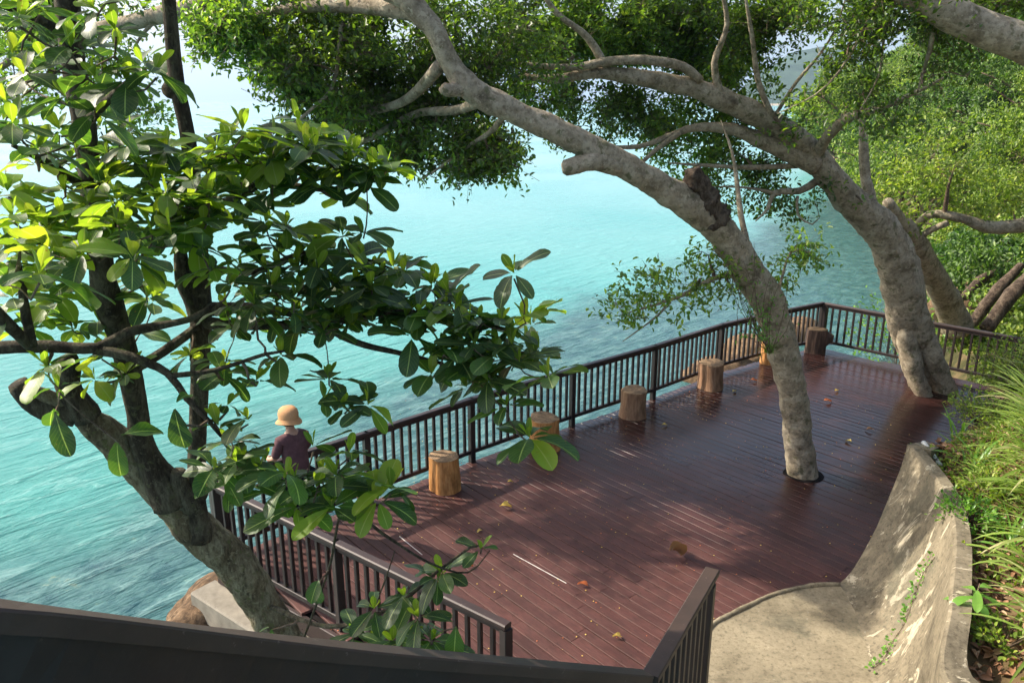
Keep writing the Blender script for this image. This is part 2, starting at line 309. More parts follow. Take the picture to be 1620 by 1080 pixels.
# ------------------------------------------------------------------ mesh builders
class MB:
    def __init__(s): s.v = []; s.f = []; s.m = []; s.sm = []
    def add(s, vs, fs, mi=0, smooth=False):
        k = len(s.v); s.v += [tuple(x) for x in vs]; s.f += [tuple(k + i for i in f) for f in fs]; s.m += [mi] * len(fs); s.sm += [smooth] * len(fs)
    def hexa(s, c8, mi=0):
        s.add(c8, [(0, 3, 2, 1), (4, 5, 6, 7), (0, 1, 5, 4), (1, 2, 6, 5), (2, 3, 7, 6), (3, 0, 4, 7)], mi)
    def bar(s, a, b, w, h, mi=0, up=Vector((0, 0, 1)), bev=0.0):
        """beam from a to b, width w across, height h along 'up', with chamfered long edges"""
        a = Vector(a); b = Vector(b); d = (b - a).normalized()
        if abs(d.dot(up)) > 0.95: up = Vector((0, 1, 0))
        x = d.cross(up).normalized(); y = x.cross(d).normalized()
        c = bev or min(w, h) * 0.12; prof = []
        for sx, sy in ((1, 1), (-1, 1), (-1, -1), (1, -1)):
            p1 = (sx * (w / 2 - c), sy * h / 2); p2 = (sx * w / 2, sy * (h / 2 - c))
            prof += [p1, p2] if sx * sy < 0 else [p2, p1]
        n = len(prof); vs = [p + x * u + y * v for p in (a, b) for u, v in prof]
        fs = [(i, (i + 1) % n, n + (i + 1) % n, n + i) for i in range(n)] + [tuple(range(n - 1, -1, -1)), tuple(range(n, 2 * n))]
        s.add(vs, fs, mi)
    def tube(s, pts, rad, sides=8, mi=0, step=None, lump=0.0, lf=3.0, cap=True, flute=None):
        pts, rad = smooth_path(pts, rad, step)
        vs = []; fs = []; n = len(pts)
        t0 = (pts[1] - pts[0]).normalized(); x = t0.orthogonal().normalized()
        for i, p in enumerate(pts):
            t = (pts[min(i + 1, n - 1)] - pts[max(i - 1, 0)]).normalized()
            x = (x - t * x.dot(t)).normalized(); y = t.cross(x)
            for k in range(sides):
                a = 2 * math.pi * k / sides; r = rad[i]
                d = x * math.cos(a) + y * math.sin(a)
                if lump:
                    q = p + d * r; r *= 1 + lump * noise.noise(q * lf) + lump * 0.6 * noise.noise(q * lf * 3.1)
                if flute: r *= flute(i / (n - 1), a)
                vs.append(p + d * r)
        for i in range(n - 1):
            for k in range(sides):
                fs.append((i * sides + k, i * sides + (k + 1) % sides, (i + 1) * sides + (k + 1) % sides, (i + 1) * sides + k))
        if cap: fs.append(tuple(range(sides - 1, -1, -1))); fs.append(tuple((n - 1) * sides + k for k in range(sides)))
        s.add(vs, fs, mi, True); return pts, rad
    def build(s, name, mats, parent=None, loc=None):
        me = bpy.data.meshes.new(name); me.from_pydata(s.v, [], s.f); 
        mats = mats if isinstance(mats, (list, tuple)) else [mats]
        for x in mats: me.materials.append(x)
        me.polygons.foreach_set('material_index', s.m); me.polygons.foreach_set('use_smooth', s.sm); me.update()
        o = bpy.data.objects.new(name, me); col.objects.link(o)
        if parent is not None:
            o.parent = parent
            if loc is None: me.transform(Matrix.Translation(-parent_world(parent)))
        elif loc is not None:
            me.transform(Matrix.Translation(-Vector(loc))); o.location = loc
        return o
def parent_world(o):
    v = Vector((0, 0, 0))
    while o is not None: v += o.location; o = o.parent
    return v
def smooth_path(pts, rad, step=None):
    pts = [Vector(p) for p in pts]
    if not hasattr(rad, '__len__'): rad = [rad] * len(pts)
    if len(pts) < 3 or step is None and len(pts) < 3:
        if step is None: return pts, list(rad)
    if step is None: step = 0.15
    op = []; orr = []
    for i in range(len(pts) - 1):
        p0 = pts[max(i - 1, 0)]; p1 = pts[i]; p2 = pts[i + 1]; p3 = pts[min(i + 2, len(pts) - 1)]
        k = max(1, int((p2 - p1).length / step))
        for j in range(k):
            t = j / k
            op.append(0.5 * ((2 * p1) + (p2 - p0) * t + (2 * p0 - 5 * p1 + 4 * p2 - p3) * t * t + (3 * p1 - p0 - 3 * p2 + p3) * t ** 3))
            tt = t * t * (3 - 2 * t); orr.append(rad[i] * (1 - tt) + rad[i + 1] * tt)
    op.append(pts[-1]); orr.append(rad[-1]); return op, orr

def unit(a): return a / np.maximum(np.linalg.norm(a, axis=1, keepdims=True), 1e-9)
def leaves_mesh(name, pos, d, n, L, W, mat, parent=None, fold=0.18, origin=None):
    """many folded six-point leaves as one mesh; pos base, d direction, n normal, L length, W width arrays"""
    pos = np.asarray(pos, float); d = unit(np.asarray(d, float)); n = np.asarray(n, float)
    s = unit(np.cross(d, n)); n = unit(np.cross(s, d)); L = np.asarray(L)[:, None]; W = np.asarray(W)[:, None]
    o = origin if origin is not None else (parent_world(parent) if parent is not None else Vector((0, 0, 0)))
    pos = pos - np.array(o)[None, :]
    up = n * W * fold
    vs = np.stack([pos, pos + d * L * 0.33 - s * W * 0.43 + up, pos + d * L * 0.72 - s * W * 0.40 + up * 0.8,
                   pos + d * L - n * L * 0.12, pos + d * L * 0.72 + s * W * 0.40 + up * 0.8, pos + d * L * 0.33 + s * W * 0.43 + up], 1).reshape(-1, 3)
    k = len(pos); me = bpy.data.meshes.new(name); me.vertices.add(6 * k); me.vertices.foreach_set('co', vs.ravel())
    base = (np.arange(k) * 6)[:, None]
    idx = (base + np.array([0, 1, 2, 3, 0, 3, 4, 5])[None, :]).ravel()
    me.loops.add(8 * k); me.loops.foreach_set('vertex_index', idx.astype(np.int32))
    me.polygons.add(2 * k); me.polygons.foreach_set('loop_start', (np.arange(2 * k) * 4).astype(np.int32))
    try: me.polygons.foreach_set('loop_total', np.full(2 * k, 4, np.int32))
    except Exception: pass
    me.materials.append(mat); me.update(calc_edges=True); me.validate()
    ob = bpy.data.objects.new(name, me); col.objects.link(ob)
    if parent is not None: ob.parent = parent
    return ob

# --- broad almond leaves: curved obovate blades with a folded midrib, one mesh of many
class BigLeaves:
    def __init__(s): s.v = []; s.f = []; s.uv = []
    def leaf(s, base, d, nrm, L, W, droop=0.25, fold=0.25, stalk=0.0, wave=0.06):
        d = d.normalized(); side = d.cross(nrm)
        if side.length < 1e-4: side = d.orthogonal()
        side.normalize(); n = side.cross(d).normalized()
        prof = [(0.0, 0.03), (0.12, 0.30), (0.28, 0.62), (0.45, 0.88), (0.62, 1.0), (0.78, 0.92), (0.90, 0.66), (0.97, 0.36), (1.0, 0.05)]
        k = len(s.v); ph = random.uniform(0, 6)
        p = Vector(base) + d * stalk; cur = d.copy(); last = 0
        for i, (t, w) in enumerate(prof):
            ds = (t - last) * L; last = t
            cur = (cur - n * droop * ds / L * 2.0 * (0.4 + t)); cur.normalize(); nn = side.cross(cur).normalized()
            p = p + cur * ds
            for j, u in enumerate((-1, -0.5, 0, 0.5, 1)):
                q = p + side * (u * w * W / 2) + nn * (abs(u) ** 1.3 * w * W * fold * 0.5) + nn * (wave * W * math.sin(t * 9 + ph + u * 2) * abs(u))
                s.v.append(tuple(q)); s.uv.append((0.5 + u * 0.5, t))
        for i in range(len(prof) - 1):
            for j in range(4):
                a = k + i * 5 + j; s.f.append((a, a + 1, a + 6, a + 5))
    def build(s, name, mat, parent=None):
        me = bpy.data.meshes.new(name); o = parent_world(parent) if parent else Vector((0, 0, 0))
        me.from_pydata([tuple(Vector(x) - o) for x in s.v], [], s.f)
        uvl = me.uv_layers.new(name='UVMap'); li = np.empty(len(me.loops), np.int32); me.loops.foreach_get('vertex_index', li)
        uvl.data.foreach_set('uv', np.array(s.uv)[li].ravel())
        me.polygons.foreach_set('use_smooth', [True] * len(me.polygons)); me.materials.append(mat); me.update()
        ob = bpy.data.objects.new(name, me); col.objects.link(ob)
        if parent: ob.parent = parent
        return ob
def rvec(): return Vector((random.gauss(0, 1), random.gauss(0, 1), random.gauss(0, 1))).normalized()

# ------------------------------------------------------------------ setting: sea, far hill, shore, hillside
SEA = -2.5
mb = MB()
ys = [-60, -20, 0, 10, 20, 40, 80, 160, 400, 1000, 3000, 12000]; xs = [-12000, -3000, -800, -200, -60, -20, 0, 20, 60, 200, 800, 3000, 12000]
for i in range(len(xs) - 1):
    for j in range(len(ys) - 1):
        mb.add([(xs[i], ys[j], SEA), (xs[i + 1], ys[j], SEA), (xs[i + 1], ys[j + 1], SEA), (xs[i], ys[j + 1], SEA)], [(0, 1, 2, 3)])
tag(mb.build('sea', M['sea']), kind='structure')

def grid(name, mat, nx, ny, fn, kind='structure', smooth=True):
    vs = [fn(i / nx, j / ny) for j in range(ny + 1) for i in range(nx + 1)]
    fs = [(j * (nx + 1) + i, j * (nx + 1) + i + 1, (j + 1) * (nx + 1) + i + 1, (j + 1) * (nx + 1) + i) for j in range(ny) for i in range(nx)]
    mb = MB(); mb.add(vs, fs, 0, smooth); return tag(mb.build(name, mat), kind=kind)
# far wooded hill: silhouette by bearing (photo columns), 1.5 km off
def hill_fn(u, v):
    px = 1090 + u * 900
    prof = [(1090, 185), (1130, 172), (1165, 150), (1200, 118), (1240, 92), (1285, 82), (1330, 88), (1380, 96), (1440, 92), (1500, 88), (1600, 70), (1990, 60)]
    top = np.interp(px, [a for a, _ in prof], [b for _, b in prof])
    D = 1500 + 500 * v; ztop = P(px, top, 2000).z - SEA
    s = math.sin(min(1, v * 1.02) * math.pi / 2)
    p = P(px, 160, D); z = SEA - 1 + ztop * s
    z += (noise.fractal(Vector((p.x * 0.006, p.y * 0.006, 3)), 1, 2, 5)) * 26 * math.sqrt(v) * s
    return (p.x, p.y, z)
grid('hill', M['far_hill'], 150, 40, hill_fn)
grid('beach', M['sand'], 30, 2, lambda u, v: (P(1120 + 300 * u, 160, 1495).x, 1440 + 70 * v, SEA - 0.4 + v * 3.5))

def shore(Y):   # where the hillside meets the water
    return float(np.interp(Y, [8, 17, 24, 30, 45, 80, 130, 200], [7.5, 10.0, 13.2, 16.5, 20.8, 32.0, 49.0, 80.0]))
def hill_z(X, Y):
    d = X - shore(Y)
    z = SEA - 1.2 + 1.2 * min(max(d + 1.0, 0), 2.0) + 0.9 * max(d - 1, 0) ** 0.97
    return z + noise.fractal(Vector((X * 0.18, Y * 0.18, 0)), 1, 2, 5) * 1.1 * min(1, max(0, d) * 0.5)
def slope_fn(u, v):
    Y = 15.4 + (v ** 1.8) * 160; X = shore(Y) - 1.5 + (u ** 1.3) * (14 + Y * 0.55)
    return (X, Y, hill_z(X, Y))
grid('hillside', M['hill_ground'], 70, 90, slope_fn)
# rocky ground under and in front of the deck
def under_fn(u, v):
    X = -4.4 + 18 * u; Y = 2.5 + 15 * v
    edge = -3.9 + (Y - 8.3) * 0.9 if Y > 8.3 else -3.6 + (8.3 - Y) * 0.45
    z = -1.15 + 0.25 * noise.noise(Vector((X, Y, 0)) * 0.9) - max(0, (edge + 1.3 - X)) * 1.1
    return (X, Y, max(z, SEA - 1.5))
grid('ground', M['earth'], 80, 60, under_fn)

# ------------------------------------------------------------------ deck
RAILPTS = [Vector((-3.45, 8.3, 0)), Vector((-1.93, 9.72, 0)), Vector((-0.6, 10.97, 0)), Vector((1.0, 12.35, 0)), Vector((2.57, 13.63, 0)), Vector((4.13, 15.05, 0)), Vector((5.42, 15.97, 0)), Vector((6.75, 16.8, 0))]
FARPTS = [Vector((6.75, 16.8, 0)), Vector((8.1, 15.4, 0)), Vector((9.35, 14.12, 0)), Vector((10.5, 12.95, 0))]
NEARPTS = [Vector((-3.45, 8.3, 0)), Vector((-1.75, 7.0, 0)), Vector((-0.05, 5.7, 0))]
poly = [(p.x, p.y) for p in RAILPTS] + [(10.7, 12.8), (8.0, 4.0), (0.5, 3.4), (-0.05, 5.62)]
bd = Vector((0.65, -0.76, 0)).normalized(); bw = Vector((0.76, 0.65, 0)).normalized()
mb = MB(); k = 0; wpitch = 0.142
us = [Vector((x, y, 0)).dot(bw) for x, y in poly]
u = min(us)
while u < max(us):
    uc = u + wpitch / 2; xs_ = []
    for i in range(len(poly)):
        a = Vector((*poly[i], 0)); b_ = Vector((*poly[(i + 1) % len(poly)], 0)); ua, ub = a.dot(bw), b_.dot(bw)
        if (ua - uc) * (ub - uc) < 0:
            t = (uc - ua) / (ub - ua); xs_.append((a + (b_ - a) * t).dot(bd))
    xs_.sort()
    for i in range(0, len(xs_) - 1, 2):
        s0, s1 = xs_[i] - random.uniform(0, 0.03), xs_[i + 1]
        while s0 < s1 - 0.05:
            e_ = min(s1, s0 + random.uniform(2.2, 3.9)); 
            if s1 - e_ < 0.5: e_ = s1
            z = random.uniform(-0.003, 0.002); w = wpitch - 0.009
            a = bw * uc + bd * (s0 + 0.002) + Vector((0, 0, z - 0.016)); b_ = bw * uc + bd * (e_ - 0.002) + Vector((0, 0, z - 0.016 + random.uniform(-.001, .001)))
            mb.bar(a, b_, w, 0.032, 0, bev=0.004); s0 = e_
    u += wpitch
# two pale strips lying along the boards
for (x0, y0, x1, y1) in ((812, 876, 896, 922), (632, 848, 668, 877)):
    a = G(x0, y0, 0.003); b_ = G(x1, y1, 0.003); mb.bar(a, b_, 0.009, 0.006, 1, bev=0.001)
tc_ = P(1271, 755, 10.55); rg = []; 
for k in range(28):
    a = k * math.pi / 14; j_ = 1 + .12 * noise.noise(Vector((math.cos(a), math.sin(a), 4)) * 1.5)
    rg += [Vector((tc_.x + math.cos(a) * .12, 10.55 + math.sin(a) * .12, .006)), Vector((tc_.x + math.cos(a) * .29 * j_, 10.55 + math.sin(a) * .27 * j_, .006))]
mb.add(rg, [(2 * k, 2 * k + 1, (2 * k + 3) % 56, (2 * k + 2) % 56) for k in range(28)], 2)  # flat dark ring painting the shaded opening round the trunk
for uu in range(0, 90):   # screw heads in rows over the joists
    for vv_ in range(-12, 10):
        q_ = bw * (min(us) + (uu + .5) * wpitch) + bd * (vv_ * 0.62 + .1)
        if not (-2.6 < q_.x < 6 and 6.0 < q_.y < 12.5): continue
        for sgn in (-1, 1):
            c_ = q_ + bw * sgn * .042 + bd * random.uniform(-.012, .012); mb.add([c_ + Vector((math.cos(i * 1.2566) * .0055, math.sin(i * 1.2566) * .0055, .0055)) for i in range(5)], [(0, 1, 2, 3, 4)], 2)
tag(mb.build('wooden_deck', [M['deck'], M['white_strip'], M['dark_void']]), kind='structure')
mb = MB(); pv = [Vector((x, y, -0.05)) for x, y in poly];  # dark sheet under the boards, painting the gaps as shade
mb.add([p for p in pv] + [p - Vector((0, 0, 0.14)) for p in pv], [tuple(range(len(pv) - 1, -1, -1)), tuple(len(pv) + i for i in range(len(pv)))] + [(i, (i + 1) % len(pv), len(pv) + (i + 1) % len(pv), len(pv) + i) for i in range(len(pv))])
tag(mb.build('deck_dark_underlay', M['dark_void']), kind='structure')

# ------------------------------------------------------------------ railings
def railing(pts, label, loc, top=1.0, gap=0.145, bottom=0.17, capw=0.095, fascia=False, postw=0.085, balw=0.04):
    root = empty('deck_railing', loc); tag(root, label, 'railing')
    h = MB(); bt = MB()
    for i in range(len(pts) - 1):
        a, b_ = pts[i], pts[i + 1]; d = (b_ - a).normalized()
        h.bar(a + Vector((0, 0, top)) - d * 0.02, b_ + Vector((0, 0, top)) + d * 0.02, capw, 0.055, bev=0.012)
        h.bar(a + Vector((0, 0, top - 0.050)), b_ + Vector((0, 0, top - 0.050)), 0.045, 0.05, bev=0.004)
        bt.bar(a + Vector((0, 0, bottom)) + d * postw / 2, b_ + Vector((0, 0, bottom)) - d * postw / 2, 0.05, 0.06)
    h.build('handrail', M['handrail'], root); bt.build('bottom_rail', M['rail'], root)
    for i, p in enumerate(pts):
        q = MB(); q.bar(p + Vector((0, 0, -0.18 if fascia else -0.05)), p + Vector((0, 0, top - 0.028)), postw, postw, up=Vector((0.64, -0.77, 0)), bev=0.006); q.build('post', M['rail'], root)
    for i in range(len(pts) - 1):
        a, b_ = pts[i], pts[i + 1]; L = (b_ - a).length; n = max(1, round(L / gap) - 1)
        for k in range(n):
            p = a + (b_ - a) * ((k + 1) / (n + 1)); q = MB()
            q.bar(p + Vector((0, 0, bottom + 0.031)), p + Vector((0, 0, top - 0.076)), balw, balw, up=(b_ - a).normalized(), bev=0.004); q.build('baluster', M['rail'], root)
    if fascia:
        f = MB(); n_ = Vector((-0.61, -0.79, 0))
        for i in range(len(pts) - 1): f.bar(pts[i] + Vector((0, 0, -0.13)) + n_ * 0.075, pts[i + 1] + Vector((0, 0, -0.13)) + n_ * 0.075, 0.05, 0.2)
        f.build('fascia_board', M['handrail'], root)
    return root
railing(RAILPTS, 'long dark railing on the sea side of the deck, behind the row of log stools', RAILPTS[0])
railing([p + (Vector((0.06, -0.06, 0)) if i == 0 else Vector((0, 0, 0))) for i, p in enumerate(FARPTS)], 'far end railing running from the corner behind the forked tree to the bank', FARPTS[0], gap=0.15)
railing([p + (Vector((0.05, -0.06, 0)) if i == 0 else Vector((0, 0, 0))) for i, p in enumerate(NEARPTS)], 'short near railing behind the leaning almond trunk with worn pale edge', NEARPTS[-1], fascia=True, bottom=0.12)

# stair handrails nearest the camera
JN = P(1028, 1072, 3.62)
root = empty('stair_railing', (JN.x, JN.y, 0)); tag(root, 'dark stair handrail with flat cap and square balusters beside the concrete slab', 'railing')
FARE = P(1127, 903, 4.75); h = MB(); dd = (FARE - JN).normalized()
h.bar(JN, FARE, 0.098, 0.045, bev=0.006); h.bar(JN + Vector((0, 0, -0.05)), FARE + Vector((0, 0, -0.05)) - dd * 0.02, 0.05, 0.05); h.build('handrail', M['cap'], root)
for k in range(10):
    p = JN + (FARE - JN) * (0.06 + 0.088 * k); q = MB(); q.bar(Vector((p.x, p.y, p.z - 0.98)), Vector((p.x, p.y, p.z - 0.075)), 0.045, 0.045, up=dd); q.build('baluster', M['rail'], root)
for p in (JN + dd * 0.05, FARE - dd * 0.06):
    q = MB(); q.bar(Vector((p.x, p.y, 0.0)), Vector((p.x, p.y, p.z - 0.075)), 0.08, 0.08, up=dd); q.build('post', M['rail'], root)
q = MB(); q.bar(JN + Vector((0, 0, -0.99)), FARE + Vector((0, 0, -0.99)), 0.05, 0.06); q.build('bottom_rail', M['rail'], root)
root = empty('stair_railing', (-1.6, 0.2, 3.4)); tag(root, 'broad dark handrail across the bottom of the view, nearest the camera', 'railing')
E0 = P(-260, 955, 1.22); E1 = P(0, 973, 1.42); E2 = P(560, 1032, 2.35); E3 = P(1022, 1070, 3.6)
h = MB()
def wood_sweep(pts, w, hh, mi=0):
    pts, _ = smooth_path(pts, 1, 0.12); X = Vector((0.42, -0.05, 0)); vs = []; prof = [(-0.5, -0.5), (0.5, -0.5), (0.5, 0.38), (0.42, 0.5), (-0.42, 0.5), (-0.5, 0.38)]
    for i, p in enumerate(pts):
        t = (pts[min(i + 1, len(pts) - 1)] - pts[max(i - 1, 0)]).normalized(); x = t.cross(Vector((0, 0, 1))).normalized(); y = x.cross(t)
        vs += [p + x * a * w + y * b * hh for a, b in prof]
    n = len(prof); fs = [(i * n + k, i * n + (k + 1) % n, (i + 1) * n + (k + 1) % n, (i + 1) * n + k) for i in range(len(pts) - 1) for k in range(n)]
    fs += [tuple(range(n - 1, -1, -1)), tuple((len(pts) - 1) * n + k for k in range(n))]; h.add(vs, fs, mi)
wood_sweep([E0, E1, E2, E3], 0.088, 0.05); h.build('handrail', M['cap'], root)
h = MB(); wood_sweep([p + Vector((0, 0, -0.15)) for p in (E0, E1, E2, E3)], 0.05, 0.24); h.build('side_board', M['rail'], root)
for t in (0.12, 0.55):
    p = E1 + (E3 - E1) * t; q = MB(); q.bar(Vector((p.x, p.y, p.z - 1.3)), Vector((p.x, p.y, p.z - 0.26)), 0.08, 0.08); q.build('post', M['rail'], root)

# ------------------------------------------------------------------ log stools
def log_stool(c, r, hgt, mats, label, seed, lean=(0, 0), knot=False):
    random.seed(seed); root = empty('log_stool', c); tag(root, label, 'stool', 'sawn log stools along the deck')
    n = 36; b = MB(); vs = []; rings = 9
    def rr(a, z): return r * (1 + 0.06 * math.sin(2 * a + seed) + 0.045 * math.sin(3 * a + seed * 2) + 0.03 * math.sin(7 * a + seed) - 0.10 * max(0, math.cos(a - seed * 1.7)) ** 24) * (1.0 + 0.07 * (1 - z) ** 3 - 0.02 * math.sin(z * 5 + seed))
    for j in range(rings):
        z = j / (rings - 1)
        for k in range(n):
            a = 2 * math.pi * k / n; q = rr(a, z) + 0.006 * noise.noise(Vector((math.cos(a) * 6, math.sin(a) * 6, z * 1.2 + seed)))
            vs.append(Vector(c) + Vector((math.cos(a) * q + lean[0] * z, math.sin(a) * q + lean[1] * z, z * (hgt - 0.008))))
    fs = [(j * n + k, j * n + (k + 1) % n, (j + 1) * n + (k + 1) % n, (j + 1) * n + k) for j in range(rings - 1) for k in range(n)]
    b.add(vs, fs, 0, True)
    if knot:
        kp = Vector(c) + Vector((r * 0.95, -0.05, hgt * 0.72)); b.tube([kp - Vector((0.12, 0, 0.22)), kp + Vector((0.03, 0, -0.04)), kp + Vector((0.09, -0.02, 0.05))], [0.10, 0.13, 0.08], 12, 0, 0.05, 0.3, 8)
    b.build('log', mats[0], root)
    t = MB(); top = []; lx = Vector((lean[0], lean[1], 0))
    for q, dz in ((1.0, -0.010), (0.965, 0.0), (0.5, 0.001), (0.0, -0.004)):
        if q == 0: top.append(Vector(c) + lx + Vector((0, 0, hgt + dz))); break
        for k in range(n):
            a = 2 * math.pi * k / n; top.append(Vector(c) + lx + Vector((math.cos(a) * rr(a, 1) * q, math.sin(a) * rr(a, 1) * q, hgt + dz + 0.004 * noise.noise(Vector((a, q * 3, seed))))))
    fs = [(j * n + k, j * n + (k + 1) % n, (j + 1) * n + (k + 1) % n, (j + 1) * n + k) for j in range(2) for k in range(n)] + [(2 * n + k, 2 * n + (k + 1) % n, 3 * n) for k in range(n)]
    t.add(top, fs, 0, True); t.build('sawn_top', mats[1], root); return root
O_, B_, D_ = (M['log_orange'], M['log_top']), (M['log_brown'], M['log_top']), (M['log_dark'], M['log_top_dark'])
for i, (px, py, r, hg, mt, lab, kn) in enumerate([
    (703, 781, 0.21, 0.50, O_, 'bright orange log stool, the one nearest the camera and left of the row', False),
    (861, 716, 0.235, 0.52, O_, 'orange log stool with streaked bark behind the lowest bright green almond leaf', False),
    (1003, 663, 0.225, 0.48, B_, 'weathered brown log stool between the leafy branch tip and the leaning tree', False),
    (1128, 618, 0.235, 0.50, B_, 'reddish brown log stool in front of the railing, left of the leaning trunk', False),
    (1222, 577, 0.20, 0.50, O_, 'slim orange log stool half hidden behind the leaning trunk', False),
    (1293, 560, 0.20, 0.52, D_, 'dark grey log stool with a knotty lump, in the far railing corner', True)]):
    c = G(px, py); c.y += r * 0.8; log_stool(c, r, hg, mt, lab, i + 3, (0.01 * (i % 3 - 1), 0), kn)

# ------------------------------------------------------------------ concrete: landing, retaining wall, deck support
ed = [(1108, 1090), (1112, 1008), (1130, 985), (1180, 960), (1218, 942), (1262, 930), (1295, 925), (1328, 924)]
tp = [G(x, y, 0.045) for x, y in ed] + [G(1385, 1010, 0.045), G(1400, 1100, 0.045), Vector((3.2, 3.0, 0.045)), Vector((1.7, 3.0, 0.045))]
mb = MB(); n = len(tp); mb.add(tp + [p - Vector((0, 0, 0.043)) for p in tp], [tuple(range(n))[::-1]] + [(i, (i + 1) % n, n + (i + 1) % n, n + i) for i in range(n)])
o = mb.build('concrete_landing', M['slab']); tag(o, kind='structure')
bm = bmesh.new(); bm.from_mesh(o.data); bmesh.ops.recalc_face_normals(bm, faces=bm.faces); bm.to_mesh(o.data); bm.free()
# raised lip along the slab edge
mb = MB(); mb.tube([G(x, y, 0.048) for x, y in ed[1:]], [0.028] * 7, 8, 0, 0.05, 0.35, 9); tag(mb.build('landing_kerb', M['slab']), kind='structure')

bot = [Vector((2.75, 3.2, 0.03)), Vector((2.95, 4.4, 0.03)), G(1374, 1085, 0.03), G(1352, 1005, 0.03), G(1337, 960, 0.03), G(1326, 924, 0.03)]
top = [Vector((3.25, 3.0, 1.95)), Vector((3.35, 3.8, 1.9)), P(1500, 1085, 4.55), P(1500, 960, 5.35), P(1508, 860, 6.4), P(1498, 795, 7.15), P(1466, 742, 7.95), P(1436, 706, 8.55)]
def resample(pts, n):
    p, _ = smooth_path(pts, 1, 0.05); L = [0]
    for i in range(1, len(p)): L.append(L[-1] + (p[i] - p[i - 1]).length)
    out = []
    for k in range(n):
        t = L[-1] * k / (n - 1); i = max(0, min(len(p) - 2, int(np.searchsorted(L, t)) - 1)); f = (t - L[i]) / max(1e-6, L[i + 1] - L[i]); out.append(p[i] + (p[i + 1] - p[i]) * f)
    return out
nU, nV = 60, 26; B2 = resample(bot, nU); T2 = resample(top, nU)
mb = MB(); vs = []
for j in range(nV + 1):
    v = j / nV
    for i in range(nU):
        q = B2[i].lerp(T2[i], 0)  # foot flares out, upper part steeper
        hx = v ** 0.62; hz = v ** 1.25
        q = Vector((B2[i].x + (T2[i].x - B2[i].x) * hx, B2[i].y + (T2[i].y - B2[i].y) * hx, B2[i].z + (T2[i].z - B2[i].z) * hz))
        q += Vector((-0.8, -0.5, 0.2)) * 0.018 * noise.fractal(q * 2.2, 1, 2, 4); vs.append(q)
fs = [(j * nU + i, j * nU + i + 1, (j + 1) * nU + i + 1, (j + 1) * nU + i) for j in range(nV) for i in range(nU - 1)]
mb.add(vs, fs, 0, True)
# coping: flat top 0.2 to 0.35 m wide, then back face down into the bank
cop = []; prevw = []
for i in range(nU):
    w = 0.25 - 0.11 * i / (nU - 1); p = T2[i]
    cop += [vs[nV * nU + i], p + Vector((0.03, 0.0, 0.02)), p + Vector((w, 0.03, 0.012)), p + Vector((w + 0.02, 0.03, -0.6))]
mb.add(cop, [(i * 4 + k, i * 4 + k + 1, i * 4 + 5 + k, i * 4 + 4 + k) for i in range(nU - 1) for k in range(3)], 0, False)
# return of the wall along the deck
C0 = T2[-1]; Cend = Vector((5.2, 9.25, 1.10)); b0 = B2[-1]
ret = [C0 + Vector((0, 0, 0.0)), Cend, Cend + Vector((0.12, -0.16, 0)), C0 + Vector((0.2, -0.15, 0))]
mb.hexa([Vector((C0.x - 0.04, C0.y + 0.02, -0.1)), Vector((Cend.x, Cend.y, -0.1)), Vector((Cend.x + 0.12, Cend.y - 0.17, -0.1)), Vector((C0.x + 0.2, C0.y - 0.15, -0.1)),
         Vector((C0.x - 0.0, C0.y + 0.02, C0.z + 0.018)), Vector((Cend.x, Cend.y, Cend.z)), Vector((Cend.x + 0.12, Cend.y - 0.17, Cend.z)), Vector((C0.x + 0.2, C0.y - 0.15, C0.z + 0.018))])
# end face of the flared part, towards the deck
endv = [vs[j * nU + nU - 1] for j in range(nV + 1)]; ev = endv + [Vector((C0.x + 0.1, C0.y, p.z)) for p in endv]
mb.add(ev, [(j, j + 1, nV + 2 + j, nV + 1 + j) for j in range(nV)], 0)
tag(mb.build('retaining_wall', M['wall'], loc=(3.6, 6, 0)), 'curved concrete retaining wall with pale cream patches beside the slab', 'wall')

# support beam and pillar under the deck's left corner
root = empty('deck_support', G(340, 960, -0.2)); tag(root, 'pale concrete beam on a grey round pillar under the left corner of the deck', 'pillar')
SC = Vector((-3.62, 8.18, 0)); mb = MB(); e1 = SC + Vector((3.6, -2.75, 0)); mb.bar(SC + Vector((0, -0.06, -0.40)), e1 + Vector((0, -0.06, -0.40)), 0.34, 0.32, bev=0.02); mb.build('beam', M['concrete_beam'], root)
q = MB(); pc = SC + Vector((0.28, -0.28, 0)); q.tube([pc + Vector((0, 0, -2.9)), pc + Vector((0, 0, -1.5)), pc + Vector((0, 0, -0.562))], 0.12, 20, 0, 0.3); q.build('pillar', M['pillar'], root)

# ------------------------------------------------------------------ boulders
def rock(name, c, r, seed, label, mat='rock', cat='rock', group=None):
    bm = bmesh.new(); bmesh.ops.create_icosphere(bm, subdivisions=5, radius=1)
    for v in bm.verts:
        p = v.co.copy(); s = Vector((seed * 3.1, 0, seed))
        k = 1 + 0.38 * noise.noise(p * 0.9 + s) + 0.10 * noise.ridged_multi_fractal(p * 1.6 + s, 1, 2, 4, 1, 2) * 0.6
        v.co = Vector((p.x * r[0], p.y * r[1], p.z * r[2])) * k
    me = bpy.data.meshes.new(name); bm.to_mesh(me); bm.free(); me.materials.append(M[mat]); me.polygons.foreach_set('use_smooth', [True] * len(me.polygons))
    o = bpy.data.objects.new(name, me); col.objects.link(o); o.location = c; return tag(o, label, cat, group)
rock('boulder', P(320, 965, 8.0) + Vector((0, 0.3, -0.25)), (0.52, 0.5, 0.38), 1, 'large orange brown boulder at the water edge left of the pillar')
rock('boulder', P(342, 1000, 7.6) + Vector((0, 0, -0.3)), (0.35, 0.3, 0.28), 5, 'small boulder in front of the grey pillar under the deck')
